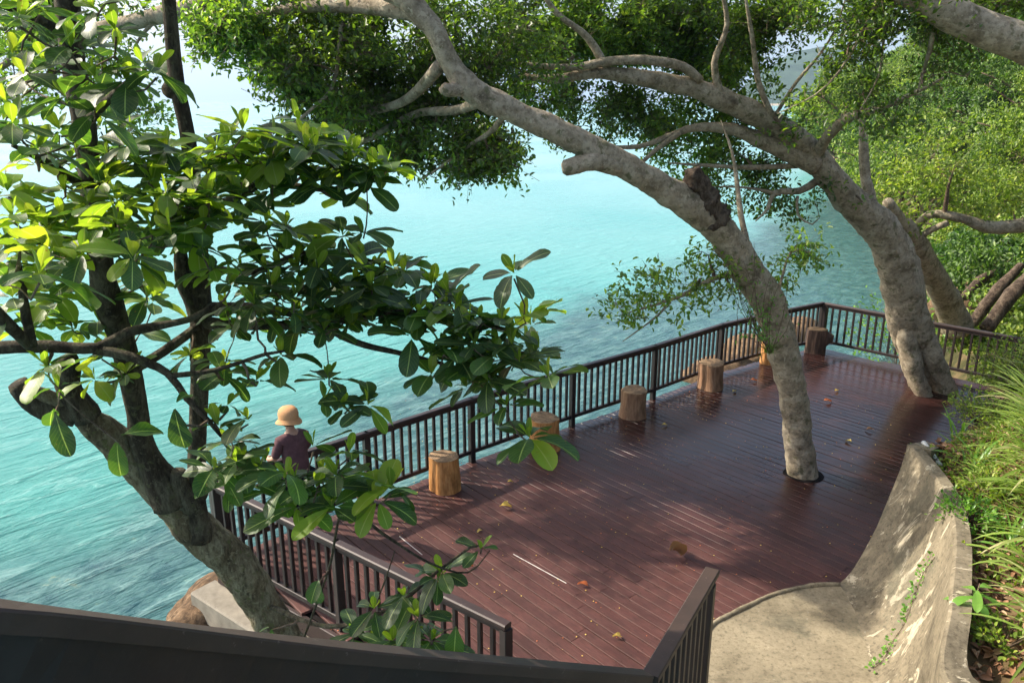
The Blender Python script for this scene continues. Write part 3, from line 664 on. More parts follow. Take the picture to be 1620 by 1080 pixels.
rock('boulder', P(405, 1000, 7.6) + Vector((0.1, 0.2, -0.35)), (0.6, 0.45, 0.36), 3, 'boulder under the deck beam to the right of the pillar')
for i, (px, py, z, r, lab) in enumerate([
    (1445, 440, -2.0, (.8, .8, .7), 'orange shore boulder behind the far railing left of the forked tree'),
    (1475, 465, -1.6, (.75, .8, .7), 'cracked boulder seen between the two trunks of the forked tree'),
    (1515, 475, -1.2, (.9, .8, .8), 'brown rock on the shore right of the forked tree'),
    (1560, 460, -0.2, (.9, .9, .9), 'tall weathered rock in the bank under fallen logs'),
    (1420, 400, -2.5, (.9, .9, .5), 'low shore rock in the shallows beyond the forked tree'),
    (1180, 560, -2.5, (.9, .8, .55), 'brown rock seen through the sea side railing left of the leaning trunk'),
    (1145, 590, -2.4, (1.1, .8, .6), 'low tan rock outside the railing behind the fourth log stool'),
    (1255, 530, -2.4, (1, .8, .6), 'shore rock seen through the railing just right of the leaning trunk')]):
    c = G(px, py, z); rock('boulder', c, r, i + 11, lab)

# ------------------------------------------------------------------ fig trees
def spray_leaves(centers, nleaf, L, spread, pale=0.0, droop=0.15):
    """leaves along short twigs: for each centre a twig direction and nleaf leaves"""
    C = np.array([tuple(c) for c in centers]); k = len(C)
    tw = unit(rng.normal(size=(k, 3)) + np.array([0, 0, -0.1])); tw[:, 2] *= 0.6; tw = unit(tw)
    t = rng.random((k, nleaf)); pos = C[:, None, :] + tw[:, None, :] * ((t - 0.5) * spread)[:, :, None] + rng.normal(size=(k, nleaf, 3)) * spread * 0.10
    d = tw[:, None, :] * 0.5 + rng.normal(size=(k, nleaf, 3)) * 0.7; n = rng.normal(size=(k, nleaf, 3)) * 0.5 + np.array([0, 0, 1.0])
    pos = pos.reshape(-1, 3); d = d.reshape(-1, 3); d[:, 2] -= droop; n = n.reshape(-1, 3); q = len(pos)
    LL = L * rng.uniform(0.7, 1.25, q); return pos, d, n, LL, LL * rng.uniform(0.45, 0.6, q), tw, C, t
def ellip(c, r, n, gate=0.0, fs=0.9, seed=0):
    out = []; tries = 0
    while len(out) < n and tries < n * 12:
        tries += 1; q = rvec(); q = q * (random.random() ** 0.45 * (1 + 0.55 * noise.noise(q * 2.1 + Vector(c))))
        p = Vector((c[0] + q.x * r[0], c[1] + q.y * r[1], c[2] + q.z * r[2]))
        if noise.noise(p * fs + Vector((seed, 0, 0))) > gate - 0.1 * (1 - q.length): out.append(p)
    return out
def clump_px(cx, cy, rx, ry, Y, dY, n, gate=-0.03):
    c = P(cx, cy, Y); s = Y / FPX * 1.08
    return ellip(c, (rx * s, dY, ry * s), int(n * 0.86), gate + 0.06, 1.9)

class Skeleton:
    def __init__(s, mb): s.mb = mb; s.n = []; s.r = []; s.tm = 0
    def limb(s, pts, rad, sides=12, step=0.12, lump=0.10, lf=3.0, flute=None, mi=0):
        p, r = s.mb.tube(pts, rad, sides, mi, step, lump, lf, flute=flute); s.n += p; s.r += r; return p
    def reach(s, target, r0=0.03, r1=0.008, sag=0.1, sides=5, lo=0):
        A = np.array([tuple(x) for x in s.n[lo:]]); d = np.linalg.norm(A - np.array(target)[None, :], axis=1); i = int(d.argmin()) + lo
        a = s.n[i]; t = Vector(target); L = (t - a).length
        if L < 0.05: return
        r0 = min(r0, s.r[i] * 0.8); mid = a.lerp(t, 0.5) + rvec() * L * 0.10 + Vector((0, 0, sag * L)); q1 = a.lerp(t, 0.25) + rvec() * L * 0.05 + Vector((0, 0, sag * L * 0.7))
        p, r = s.mb.tube([a, q1, mid, t], [r0, r0 * 0.85, (r0 + r1) / 2, r1], sides, s.tm, max(0.1, L / 8), 0.1, 4, cap=False); s.n += p[1:]; s.r += r[1:]

def twigs_mesh(mb, C, tw, spread, r=0.004):
    for c, t in zip(C, tw):
        a = Vector(c) - Vector(t) * spread * 0.6; b = Vector(c) + Vector(t) * spread * 0.5; x = Vector(t).orthogonal().normalized() * r; y = Vector(t).cross(x).normalized() * r
        mb.add([a + x, a - x * 0.5 + y, a - x * 0.5 - y, b], [(0, 1, 3), (1, 2, 3), (2, 0, 3)])

def fig_tree(name, label, trunk_fn, clumps, base, leafmat='fig_leaf', hubs=True, L=0.078, nleaf=14, spread=0.5, pale=None):
    root = empty(name, base); tag(root, label, 'tree')
    tb = MB(); sk = Skeleton(tb); extra = trunk_fn(sk); 
    tb.build('trunk', [M['fig_bark'], M['dead_wood']], root)
    bb = MB(); sk.mb = bb; allc = []
    for c in clumps:
        pts = clump_px(*c); allc += pts
        if hubs and pts:
            hubsn = max(3, len(pts) // 16); sel = random.sample(pts, min(len(pts), hubsn))
            sel.sort(key=lambda p: min((p - q).length for q in sk.n[::4]))
            for k, h in enumerate(sel): sk.reach(h, 0.05 if k < 3 else 0.022, 0.006, 0.08)
    pos, d, n, LL, W, tw, C, t = spray_leaves(allc, nleaf, L, spread)
    twigs_mesh(bb, C, tw, spread, 0.003)
    NA = np.array([tuple(x) for x in sk.n])
    for c in C:
        i = int(((NA - c) ** 2).sum(1).argmin()); a = Vector(NA[i]); b_ = Vector(c); t_ = (b_ - a)
        if t_.length < 1e-3: continue
        t_.normalize(); x = t_.orthogonal().normalized() * 0.0045; y = t_.cross(x).normalized() * 0.0045; bb.add([a + x, a - x * .5 + y, a - x * .5 - y, b_], [(0, 1, 3), (1, 2, 3), (2, 0, 3)])
    bb.build('branches', M['twig_bark'], root)
    if pale is not None:
        msk = np.repeat(pale(C), nleaf); a = ~msk
        leaves_mesh('crown', pos[a], d[a], n[a], LL[a], W[a], M[leafmat], root)
        if msk.any(): leaves_mesh('pale_foliage', pos[msk], d[msk], n[msk], LL[msk], W[msk], M['fig_leaf_pale'], root)
    else: leaves_mesh('crown', pos, d, n, LL, W, M[leafmat], root)
    return root, sk

# leaning fig in the middle of the deck
def path(L, dep, rad): return [P(x, y, Y) for (x, y), Y in zip(L, dep)], rad
random.seed(21)
def trunkA(sk):
    pts, r = path([(1271, 765), (1269, 745), (1263, 690), (1254, 620), (1238, 550), (1216, 480), (1180, 425), (1143, 368), (1090, 324), (1040, 292), (1005, 272), (905, 218), (813, 177), (745, 141), (713, 100), (688, 50), (645, 0), (600, -50), (540, -150)],
                  [10.55, 10.55, 10.5, 10.4, 10.3, 10.15, 10.0, 9.85, 9.6, 9.45, 9.3, 9.1, 9.0, 8.9, 8.85, 8.8, 8.8, 8.8, 8.8], [0.225, 0.205, 0.195, 0.19, 0.205, 0.21, 0.205, 0.20, 0.18, 0.16, 0.15, 0.142, 0.132, 0.132, 0.11, 0.108, 0.125, 0.11, 0.07])
    sk.limb(pts, r, 36, 0.035, 0.14, 4.2)
    # broken dead stub, sawn stubs
    a = P(1135, 352, 9.7); sk.mb.tube([a, P(1118, 318, 9.62), P(1100, 285, 9.55), P(1094, 268, 9.52)], [0.17, 0.15, 0.12, 0.09], 22, 1, 0.03, 0.55, 11)
    sk.mb.tube([P(975, 262, 9.2), P(940, 256, 9.05), P(910, 262, 9.0), P(894, 266, 8.98), P(889, 267, 8.98)], [0.12, 0.10, 0.095, 0.088, 0.05], 16, 0, 0.03, 0.12, 8)
    sk.mb.tube([P(730, 140, 8.85), P(708, 142, 8.75), P(699, 137, 8.72)], [0.09, 0.07, 0.05], 12, 0, 0.03, 0.2, 9)
    # side branches
    sk.limb(*path([(1190, 420), (1172, 340), (1166, 290), (1158, 240), (1140, 190)], [9.95, 10.1, 10.3, 10.4, 10.5], [0.045, 0.038, 0.03, 0.02, 0.006]), sides=8)
    sk.limb(*path([(1185, 428), (1130, 440), (1090, 462), (1050, 478), (1010, 490), (985, 497)], [9.95, 9.9, 9.8, 9.7, 9.6, 9.5], [0.045, 0.035, 0.028, 0.02, 0.012, 0.006]), sides=8)
    sk.limb(*path([(1060, 478), (1040, 500), (1020, 515), (985, 540)], [9.75, 9.7, 9.65, 9.6], [0.02, 0.014, 0.01, 0.005]), sides=6)
    sk.limb(*path([(1230, 470), (1250, 400), (1280, 400), (1300, 415)], [10.1, 10.2, 10.25, 10.3], [0.02, 0.014, 0.01, 0.005]), sides=6)
    sk.limb(*path([(695, 105), (640, 160), (560, 185), (520, 215)], [8.9, 9.8, 10.5, 11.0], [0.07, 0.055, 0.04, 0.02]), sides=8)
    sk.limb(*path([(760, 160), (720, 175), (660, 180), (600, 210), (560, 235)], [9.0, 9.6, 10.2, 10.6, 11.0], [0.07, 0.055, 0.05, 0.04, 0.02]), sides=8)
    sk.limb(*path([(800, 180), (775, 210), (735, 235), (700, 262), (665, 285)], [9.0, 9.4, 9.8, 10, 10.2], [0.04, 0.03, 0.025, 0.016, 0.006]), sides=8)
    sk.limb(*path([(665, 20), (560, 10), (450, 15), (370, 40), (330, 70)], [8.9, 9.4, 9.8, 10.0, 10.2], [0.10, 0.08, 0.06, 0.04, 0.015]), sides=8)
    sk.limb(*path([(650, 0), (450, -80), (330, 0), (262, 22), (190, 40), (120, 52), (60, 66), (0, 108), (-60, 140)], [8.8, 9.3, 9.8, 10.0, 10.2, 10.4, 10.6, 10.8, 11], [0.12, 0.12, 0.11, 0.10, 0.085, 0.07, 0.055, 0.04, 0.02]), sides=10)
    sk.limb(*path([(250, 28), (225, 55), (212, 75)], [10.0, 10.1, 10.1], [0.03, 0.02, 0.01]), sides=6)
    sk.limb(*path([(540, 40), (535, 90), (525, 140), (490, 175), (455, 205), (420, 240)], [9.6, 9.6, 9.6, 9.6, 9.6, 9.6], [0.03, 0.028, 0.024, 0.018, 0.012, 0.005]), sides=6)
clA = [(345, 45, 40, 40, 10, 0.8, 110), (395, 65, 70, 60, 10, 1, 260), (470, 65, 95, 80, 10, 1.2, 400), (560, 70, 110, 80, 10.5, 1.3, 500), (660, 60, 90, 80, 11, 1.3, 360),
       (440, 120, 60, 45, 9.8, 0.8, 130), (520, 165, 75, 30, 10.2, 0.9, 120), (600, 160, 75, 50, 11, 1.0, 260), (590, 225, 75, 38, 11.2, 0.9, 190), (480, 200, 60, 14, 10, 0.8, 28),
       (660, 245, 60, 26, 10.4, 0.7, 120), (740, 235, 80, 40, 10.2, 0.8, 330), (790, 250, 42, 32, 10, 0.6, 130), (700, 175, 70, 45, 11, 1, 230), (770, 90, 90, 90, 11.5, 1.4, 480),
       (60, 30, 110, 60, 11, 1.2, 230, 0.05), (170, 110, 70, 50, 10.6, 1.0, 60), (215, 170, 60, 40, 10.6, 0.8, 45), (40, 130, 60, 40, 11, 1, 70), (240, 20, 60, 25, 10.2, 0.8, 30),
       (620, -130, 300, 60, 11.5, 1.5, 260), (260, -170, 340, 100, 15.2, 1.6, 1300), (110, -120, 270, 55, 13.5, 1.5, 1500), (-60, -140, 260, 120, 15.6, 1.6, 900), (-260, 0, 190, 140, 16, 1.8, 600), (700, -270, 420, 80, 15, 2, 700),  # unseen canopy above and left of the view, added to shade the deck
       (1060, 465, 85, 38, 9.75, 0.45, 62, -0.3), (1130, 420, 60, 30, 9.9, 0.35, 26, -0.3), (990, 495, 40, 22, 9.6, 0.3, 16, -0.4), (1270, 400, 38, 24, 10.3, 0.4, 30, -0.3), (1230, 455, 30, 30, 10.2, .3, 12, -0.4)]
def paleA(C):
    m = np.zeros(len(C), bool)
    for i, c in enumerate(C):
        v = Vector(c); m[i] = (v.x > 1.2 and v.z < 4.2) or (v.z > 4 and noise.noise(v * 0.8 + Vector((5, 0, 0))) > 0.22)
    return m
figA, skA = fig_tree('fig_tree', 'mottled grey tree rising through the middle of the deck and leaning left across the view', trunkA, clA, (P(1276, 755, 10.55).x, 10.55, 0), pale=paleA)

# forked tree at the far end
random.seed(33)
def trunkB(sk):
    def fl(t, a): return 1 + 0.16 * max(0, 1 - t * 3.2) * math.sin(3 * a + 0.6) * (1 if t < 0.35 else 0)
    sk.limb(*path([(1474, 634), (1468, 615), (1455, 560), (1437, 500), (1424, 430), (1396, 366), (1350, 322), (1318, 285), (1264, 224), (1200, 184), (1140, 156), (1100, 140), (1047, 130), (1000, 121), (940, 116), (880, 125), (820, 120)],
                  [14.3, 14.3, 14.2, 14.0, 13.8, 13.6, 13.4, 13.2, 13.0, 12.8, 12.6, 12.5, 12.4, 12.3, 12.3, 12.3, 12.4],
                  [0.22, 0.26, 0.33, 0.355, 0.35, 0.30, 0.255, 0.22, 0.19, 0.18, 0.165, 0.145, 0.13, 0.12, 0.085, 0.065, 0.04]), sides=40, step=0.05, lump=0.13, lf=3.2, flute=fl)
    # two heavy feet
    sk.mb.tube([P(1508, 640, 14.05), P(1500, 626, 14.02), P(1487, 596, 13.98), P(1470, 555, 13.95), P(1452, 505, 13.95), P(1443, 460, 13.95)], [0.24, 0.20, 0.19, 0.20, 0.19, 0.12], 20, 0, 0.05, 0.16, 3.8)
    sk.mb.tube([P(1466, 638, 13.85), P(1461, 624, 13.85), P(1449, 592, 13.85), P(1439, 555, 13.88), P(1432, 505, 13.9), P(1428, 470, 13.95)], [0.18, 0.15, 0.165, 0.18, 0.17, 0.1], 20, 0, 0.05, 0.16, 3.8)
    sk.limb(*path([(1108, 128), (1080, 106), (1020, 95), (960, 98), (900, 107), (800, 100)], [12.4, 12.3, 12.2, 12.2, 12.2, 12.3], [0.06, 0.07, 0.07, 0.065, 0.05, 0.03]), sides=12)
    sk.limb(*path([(1290, 262), (1210, 225), (1160, 205), (1100, 202), (1060, 215), (1010, 232), (950, 232)], [13.0, 12.9, 12.8, 12.7, 12.6, 12.5, 12.4], [0.16, 0.13, 0.09, 0.065, 0.05, 0.035, 0.02]), sides=10)
    sk.limb(*path([(1075, 210), (1040, 235), (1015, 258)], [12.6, 12.5, 12.4], [0.05, 0.04, 0.03]), sides=8)
    sk.limb(*path([(1262, 262), (1190, 265), (1120, 262), (1060, 258)], [13.1, 12.9, 12.7, 12.6], [0.05, 0.04, 0.03, 0.012]), sides=8)
    sk.limb(*path([(1290, 288), (1265, 302), (1225, 305), (1215, 330), (1195, 350)], [13.2, 13.1, 13.0, 12.9, 12.9], [0.07, 0.055, 0.045, 0.03, 0.01]), sides=8)
    sk.limb(*path([(1235, 308), (1180, 297), (1120, 295)], [13.0, 12.9, 12.8], [0.03, 0.02, 0.01]), sides=6)
    sk.limb(*path([(1262, 310), (1262, 340), (1285, 355), (1296, 345)], [13, 12.9, 12.8, 12.8], [0.025, 0.02, 0.014, 0.008]), sides=6)
    sk.limb(*path([(1290, 250), (1310, 215), (1345, 185), (1390, 172), (1440, 150), (1500, 120)], [13.1, 12.6, 12.2, 12, 11.8, 11.5], [0.10, 0.085, 0.07, 0.05, 0.03, 0.015]), sides=10)
    sk.limb(*path([(1228, 180), (1260, 130), (1290, 95), (1320, 50), (1340, -10)], [12.7, 12.3, 12.0, 11.8, 11.6], [0.03, 0.025, 0.02, 0.015, 0.008]), sides=8)
    sk.limb(*path([(1222, 185), (1200, 130), (1190, 60), (1180, 0)], [12.7, 12.6, 12.5, 12.4], [0.05, 0.045, 0.035, 0.02]), sides=8)
    sk.limb(*path([(1380, 330), (1368, 270), (1366, 215), (1362, 170)], [13.5, 13.7, 13.8, 13.9], [0.10, 0.085, 0.07, 0.04]), sides=10)
    sk.limb(*path([(1140, 150), (1130, 100), (1150, 40), (1140, -20)], [12.5, 12.4, 12.3, 12.2], [0.06, 0.05, 0.04, 0.02]), sides=8)
    sk.limb(*path([(960, 112), (930, 60), (880, 20), (840, -40)], [12.3, 12.3, 12.2, 12.1], [0.07, 0.055, 0.04, 0.02]), sides=8)
clB = [(900, 60, 90, 40, 14.6, .8, 260), (1010, 70, 90, 34, 14.8, .8, 240), (1120, 110, 60, 40, 14.2, .7, 150), (1230, 30, 50, 30, 13.2, .8, 90), (1160, 200, 60, 34, 13.9, .6, 90), (860, 40, 100, 60, 13.8, 1.1, 520), (950, 40, 100, 55, 14.2, 1.1, 520), (1060, 45, 100, 55, 14.2, 1.1, 560), (1140, 60, 75, 70, 13.8, 1.1, 360), (1200, 50, 55, 50, 13.4, 1.0, 170),
       (870, 140, 70, 40, 13.6, .8, 170), (950, 165, 80, 34, 14, .9, 150), (1040, 178, 80, 40, 14, .8, 190), (930, 215, 60, 30, 13.6, .7, 60), (1100, 290, 60, 22, 13.4, .6, 40), (1110, 235, 60, 40, 13.6, .7, 140), (1030, 215, 60, 25, 13.4, .6, 60), (1200, 265, 50, 40, 13.8, .6, 100), (1185, 320, 60, 30, 13.6, .6, 45),
       (1170, 150, 45, 50, 13.6, .6, 70), (1285, 150, 45, 40, 11.9, .6, 12), (1320, 15, 70, 30, 11.8, 1, 100), (1365, 120, 26, 60, 11.8, .5, 40), (1400, 195, 60, 22, 11.9, .5, 26), (1240, 200, 40, 20, 12.5, .4, 14), (1290, 320, 50, 30, 13.2, .6, 24),
       (1000, -130, 350, 100, 14.2, 2.4, 800), (1350, -130, 220, 90, 13, 2.3, 300)]  # unseen crown above the view, added for shade below
def paleB(C):
    return np.array([noise.noise(Vector(c) * 0.7 + Vector((9, 0, 0))) > 0.2 for c in C])
figB, skB = fig_tree('fig_tree', 'thick forked pale tree growing through the far right end of the deck', trunkB, clB, (P(1463, 630, 14.3).x, 14.3, 0), L=0.085, spread=0.48, pale=paleB)

# second trunk behind the far railing
random.seed(40)
def trunkC(sk):
    sk.limb(*path([(1515, 520), (1500, 480), (1478, 440), (1455, 400), (1438, 370), (1420, 350), (1405, 320)], [17.0, 16.8, 16.2, 15.6, 15.2, 14.8, 14.4], [0.34, 0.29, 0.25, 0.235, 0.21, 0.16, 0.10]), sides=20, step=0.1)
    sk.limb(*path([(1440, 372), (1470, 340), (1520, 345), (1570, 360), (1640, 352)], [15.4, 15.2, 15, 15, 15], [0.08, 0.075, 0.09, 0.12, 0.14]), sides=12, lump=0.25)
    sk.limb(*path([(1445, 385), (1470, 365), (1500, 352)], [15.4, 15.2, 15.0], [0.07, 0.06, 0.06]), sides=8)
clC = [(1430, 300, 60, 60, 15.5, 1, 90), (1480, 250, 80, 60, 16, 1.2, 130), (1560, 320, 80, 40, 15.5, 1, 120)]
fig_tree('fig_tree', 'slanting trunk behind the far railing reaching over to the forked tree', trunkC, clC, P(1515, 540, 17.0), leafmat='shrub_leaf', L=0.09)

# heavy limb crossing the upper right corner
random.seed(50)
def trunkD(sk):
    sk.limb(*path([(1900, 700), (1880, 420), (1800, 180), (1700, 100), (1620, 68), (1560, 48), (1505, 22), (1455, -5), (1400, -40), (1330, -90), (1250, -160)], [7.6, 7.7, 7.8, 7.9, 7.9, 7.9, 7.9, 7.9, 7.9, 8, 8], [0.36, 0.3, 0.24, 0.2, 0.17, 0.155, 0.15, 0.14, 0.12, 0.1, 0.05]), sides=22, step=0.07)
    sk.limb(*path([(1480, 5), (1475, 60), (1462, 110), (1450, 150)], [7.9, 8.1, 8.2, 8.3], [0.03, 0.024, 0.016, 0.006]), sides=6)
    sk.limb(*path([(1400, -30), (1370, 40), (1330, 110), (1290, 150), (1230, 180)], [7.9, 8.2, 8.5, 8.7, 8.9], [0.022, 0.018, 0.013, 0.009, 0.004]), sides=6)
    sk.limb(*path([(1420, -20), (1400, 50), (1390, 120), (1360, 175)], [7.9, 8.2, 8.4, 8.5], [0.02, 0.015, 0.010, 0.005]), sides=6)
clD = [(1150, -210, 200, 70, 9.4, 1.3, 420), (1380, -190, 160, 50, 9.2, 1.2, 260), (1500, 60, 50, 22, 8.8, .5, 40), (1440, 20, 110, 40, 8.4, .9, 190), (1560, 10, 90, 25, 8.6, .8, 150), (1340, 70, 50, 50, 8.6, .6, 45), (1375, 100, 45, 70, 8.5, .6, 55), (1290, 165, 50, 30, 8.8, .4, 10), (1430, 160, 50, 40, 8.4, .5, 18), (1500, 95, 50, 30, 8.6, .5, 24),  # leading clumps lie unseen above the view, added to shade the limb
       (1350, -120, 200, 70, 8.5, 1.6, 260), (1650, -60, 160, 80, 9, 1.6, 250)]
fig_tree('fig_tree', 'heavy shaded limb crossing the upper right corner of the view', trunkD, clD, P(1900, 720, 7.6), L=0.06, spread=0.34)

# ------------------------------------------------------------------ sea almond tree in the left foreground
random.seed(61)
AB = P(475, 1075, 5.3)
root = empty('almond_tree', (AB.x, AB.y, -1.2)); tag(root, 'broad leaved almond tree with leaning trunk and upright stems in the left foreground', 'tree')
tb = MB(); sk = Skeleton(tb)
sk.limb([Vector((AB.x + 0.15, AB.y + 0.3, -1.3))] + [P(x, y, Y) for x, y, Y in ((490, 1085, 5.3), (450, 1010, 5.25), (415, 955, 5.2), (372, 892, 5.1), (310, 835, 5.0), (255, 775, 4.9), (205, 722, 4.8), (165, 682, 4.7), (118, 648, 4.6), (78, 628, 4.5), (40, 612, 4.4))],
        [0.22, 0.16, 0.135, 0.135, 0.14, 0.135, 0.125, 0.115, 0.095, 0.065, 0.04, 0.02], 30, 0.03, 0.15, 5.5, mi=1)
sk.limb([P(x, y, Y) for x, y, Y in ((275, 790, 4.85), (228, 710, 4.75), (215, 640, 4.7), (195, 545, 4.6), (170, 475, 4.5), (160, 420, 4.4), (145, 300, 4.35), (133, 200, 4.3), (118, 110, 4.3), (106, 0, 4.3), (100, -160, 4.3))],
        [0.14, 0.075, 0.068, 0.07, 0.08, 0.066, 0.058, 0.057, 0.058, 0.06, 0.045], 20, 0.05, 0.09, 6)
sk.limb([P(x, y, Y) for x, y, Y in ((318, 850, 4.95), (311, 790, 4.9), (312, 700, 4.85), (316, 600, 4.8), (318, 500, 4.75), (314, 400, 4.7), (308, 320, 4.7), (296, 210, 4.7), (281, 140, 4.7), (272, 60, 4.7), (264, -40, 4.7), (255, -160, 4.7))],
        [0.09, 0.062, 0.058, 0.056, 0.066, 0.056, 0.048, 0.042, 0.042, 0.039, 0.036, 0.03], 18, 0.05, 0.07, 7)
for pts, rad in ((((310, 795, 4.85), (284, 770, 4.8), (283, 745, 4.78)), (0.10, 0.07, 0.045)), (((140, 660, 4.6), (112, 620, 4.55), (105, 570, 4.5), (100, 562, 4.5)), (0.09, 0.075, 0.065, 0.055)), (((120, 650, 4.6), (60, 640, 4.5), (28, 605, 4.45)), (0.1, 0.07, 0.05)),
                 (((318, 505, 4.75), (290, 440, 4.7), (286, 380, 4.65), (280, 300, 4.5)), (0.06, 0.05, 0.03, 0.02)), (((275, 138, 4.7), (268, 146, 4.66)), (0.06, 0.05))):
    sk.limb([P(*p) for p in pts], rad, 12, 0.04, 0.25, 8)
for pts, rad in ((((-80, 560, 3.7), (0, 550, 3.7), (80, 548, 3.75), (155, 550, 3.8), (205, 525, 3.9), (300, 505, 4.0), (340, 480, 4.0)), (0.036, 0.033, 0.03, 0.028, 0.026, 0.018, 0.009)),
                 (((150, 552, 3.8), (210, 565, 3.8), (265, 590, 3.8), (295, 630, 3.75), (330, 665, 3.7), (350, 690, 3.65)), (0.03, 0.026, 0.02, 0.016, 0.012, 0.008)),
                 (((-60, 440, 3.3), (0, 500, 3.4), (45, 545, 3.6)), (0.03, 0.03, 0.025)), (((50, 545, 3.6), (38, 480, 3.5), (30, 420, 3.4)), (0.025, 0.02, 0.012)),
                 (((200, 590, 4.6), (260, 555, 4.7), (315, 515, 4.7)), (0.035, 0.03, 0.03)),
                 (((316, 490, 4.75), (400, 487, 4.6), (480, 500, 4.4), (560, 540, 4.2), (640, 560, 4.1), (700, 575, 4.0)), (0.045, 0.032, 0.026, 0.02, 0.015, 0.01)),
                 (((316, 510, 4.75), (400, 515, 4.6), (500, 512, 4.4), (600, 495, 4.2), (700, 500, 4.1), (800, 520, 4.0)), (0.04, 0.03, 0.024, 0.02, 0.014, 0.008)),
                 (((310, 330, 4.7), (380, 310, 4.4), (460, 255, 4.2), (540, 235, 4.1)), (0.03, 0.022, 0.016, 0.008)),
                 (((312, 300, 4.7), (420, 290, 4.5), (520, 300, 4.3), (590, 285, 4.2)), (0.028, 0.022, 0.014, 0.006)),
                 (((314, 420, 4.7), (400, 430, 4.6), (480, 400, 4.5), (560, 405, 4.4), (620, 425, 4.3)), (0.024, 0.02, 0.014, 0.01, 0.006)),
                 (((265, 595, 3.8), (340, 585, 3.8), (420, 560, 3.8), (450, 555, 3.8)), (0.014, 0.012, 0.009, 0.006)),
                 (((140, 300, 4.35), (80, 260, 4.0), (20, 230, 3.8)), (0.03, 0.02, 0.01)), (((130, 200, 4.3), (180, 150, 4.1), (230, 110, 4.0)), (0.03, 0.02, 0.01)),
                 (((110, 60, 4.3), (60, 30, 4.0), (0, 10, 3.8)), (0.03, 0.02, 0.01)), (((150, 380, 4.4), (80, 380, 4.0), (10, 390, 3.7)), (0.03, 0.02, 0.012)),
                 (((430, 960, 5.1), (520, 990, 4.4), (620, 960, 4.0), (690, 905, 3.9), (745, 865, 3.9), (762, 862, 3.9)), (0.02, 0.016, 0.012, 0.009, 0.006, 0.004)),
                 (((560, 1010, 4.2), (600, 940, 4.1), (625, 870, 4.0)), (0.006, 0.005, 0.003)), (((480, 1010, 4.6), (520, 900, 4.3), (545, 800, 4.0), (600, 840, 3.9), (680, 890, 3.85), (740, 905, 3.85), (775, 870, 3.85)), (0.008, 0.008, 0.007, 0.008, 0.007, 0.005, 0.003))):
    sk.limb([P(*p) for p in pts], rad, 10, 0.06, 0.12, 8)
ROS = """112 75 3.4 1|30 30 3.3 1|62 12 3.5 0|150 15 3.3 1|182 48 3.6 0|38 118 3.3 0|102 152 3.2 0|20 195 3.2 1|60 235 3.3 0|10 160 3.6 0|150 122 3.5 0|200 128 3.5 0|245 112 3.4 0|180 78 3.8 0|75 100 3.7 0|20 85 3.5 0|150 180 3.6 0|95 205 3.6 0
205 205 4.4 2|170 245 4.2 0|120 235 4.0 0|60 262 3.9 2|215 252 4.1 1|262 238 4.2 2|240 285 4.0 0|305 285 3.8 0|345 240 4.3 2|362 228 4.1 1|325 262 4.1 1|390 252 4.2 2|432 238 4.1 0|482 218 4.1 2|500 232 4.0 1|455 262 4.1 1|520 225 4.2 0|560 240 4.1 2|592 268 4.0 1|612 262 4.1 2|580 292 4.1 0|540 282 4.1 0|500 292 4.1 1|430 300 4.0 0|380 312 3.9 1|300 318 3.7 0|250 322 3.7 0
20 342 3.6 2|60 352 3.7 2|100 342 3.8 2|30 382 3.4 1|80 392 3.4 2|132 402 3.4 0|210 405 3.2 2|12 440 3.2 2|62 432 3.0 0|140 322 3.9 2|182 382 3.6 0|240 362 3.5 0|272 372 3.4 1|322 352 3.6 0|342 302 3.9 0|182 335 3.9 2|102 302 4.0 2|42 312 3.9 2|12 302 3.8 2|160 290 4.1 2|60 420 3.6 2|115 445 3.8 0|20 470 3.5 0|60 500 4.4 2|120 520 4.5 2|40 520 4.3 2
420 352 4.4 0|452 358 4.4 2|502 378 4.4 0|542 372 4.3 2|415 372 4.4 0|402 402 4.5 0|382 422 4.5 0|442 422 4.4 0|562 410 4.3 0|602 432 4.3 0|622 422 4.3 2|640 430 4.2 1|502 432 4.3 0|532 452 4.3 0|562 472 4.2 2|592 462 4.2 0|472 432 4.3 0
402 482 3.9 0|462 492 4.0 1|475 512 4.0 0|512 522 4.0 0|542 502 4.1 0|602 492 4.1 0|642 502 4.1 0|620 482 4.1 0|662 492 4.0 0|692 502 4.0 0|652 532 4.0 0|702 552 3.9 1|722 562 3.9 0|742 532 3.9 0|762 502 3.9 1|792 512 3.9 0|832 502 3.9 2|782 562 3.8 0|822 572 3.8 1|868 596 3.6 1|738 612 3.9 0|772 602 3.8 0|802 642 3.7 0|838 692 3.6 1|722 482 4.0 1|682 592 3.9 0|745 585 3.9 0|810 545 3.8 0|575 495 4.1 0
300 562 4.5 2|352 592 3.9 0|405 602 3.8 0|445 562 3.9 0|520 600 3.9 0|360 640 3.8 3|392 662 3.7 0|345 672 3.7 3|338 742 3.5 0|452 748 3.4 1|457 762 3.5 0|532 752 3.5 1|500 770 3.5 0|598 790 3.5 2|582 640 3.8 1|545 645 3.8 0|512 632 3.8 0|618 772 3.5 2|468 800 3.5 1|525 800 3.45 1|495 705 3.6 0|375 730 3.6 0
92 612 3.5 3|185 690 3.6 4|85 645 3.3 4|275 640 3.4 4|75 580 3.7 2|200 590 4.4 2|150 600 4.4 2|160 560 4.2 2
505 915 4.2 4|592 962 4.0 0|640 942 3.9 0|692 915 3.9 0|700 905 3.9 1|722 985 3.7 4|682 1012 3.8 1|760 868 3.9 3|622 1012 3.9 0|562 1002 4.1 0|662 975 3.8 0|430 990 4.6 4|590 1020 4.1 0|650 1015 3.9 1"""
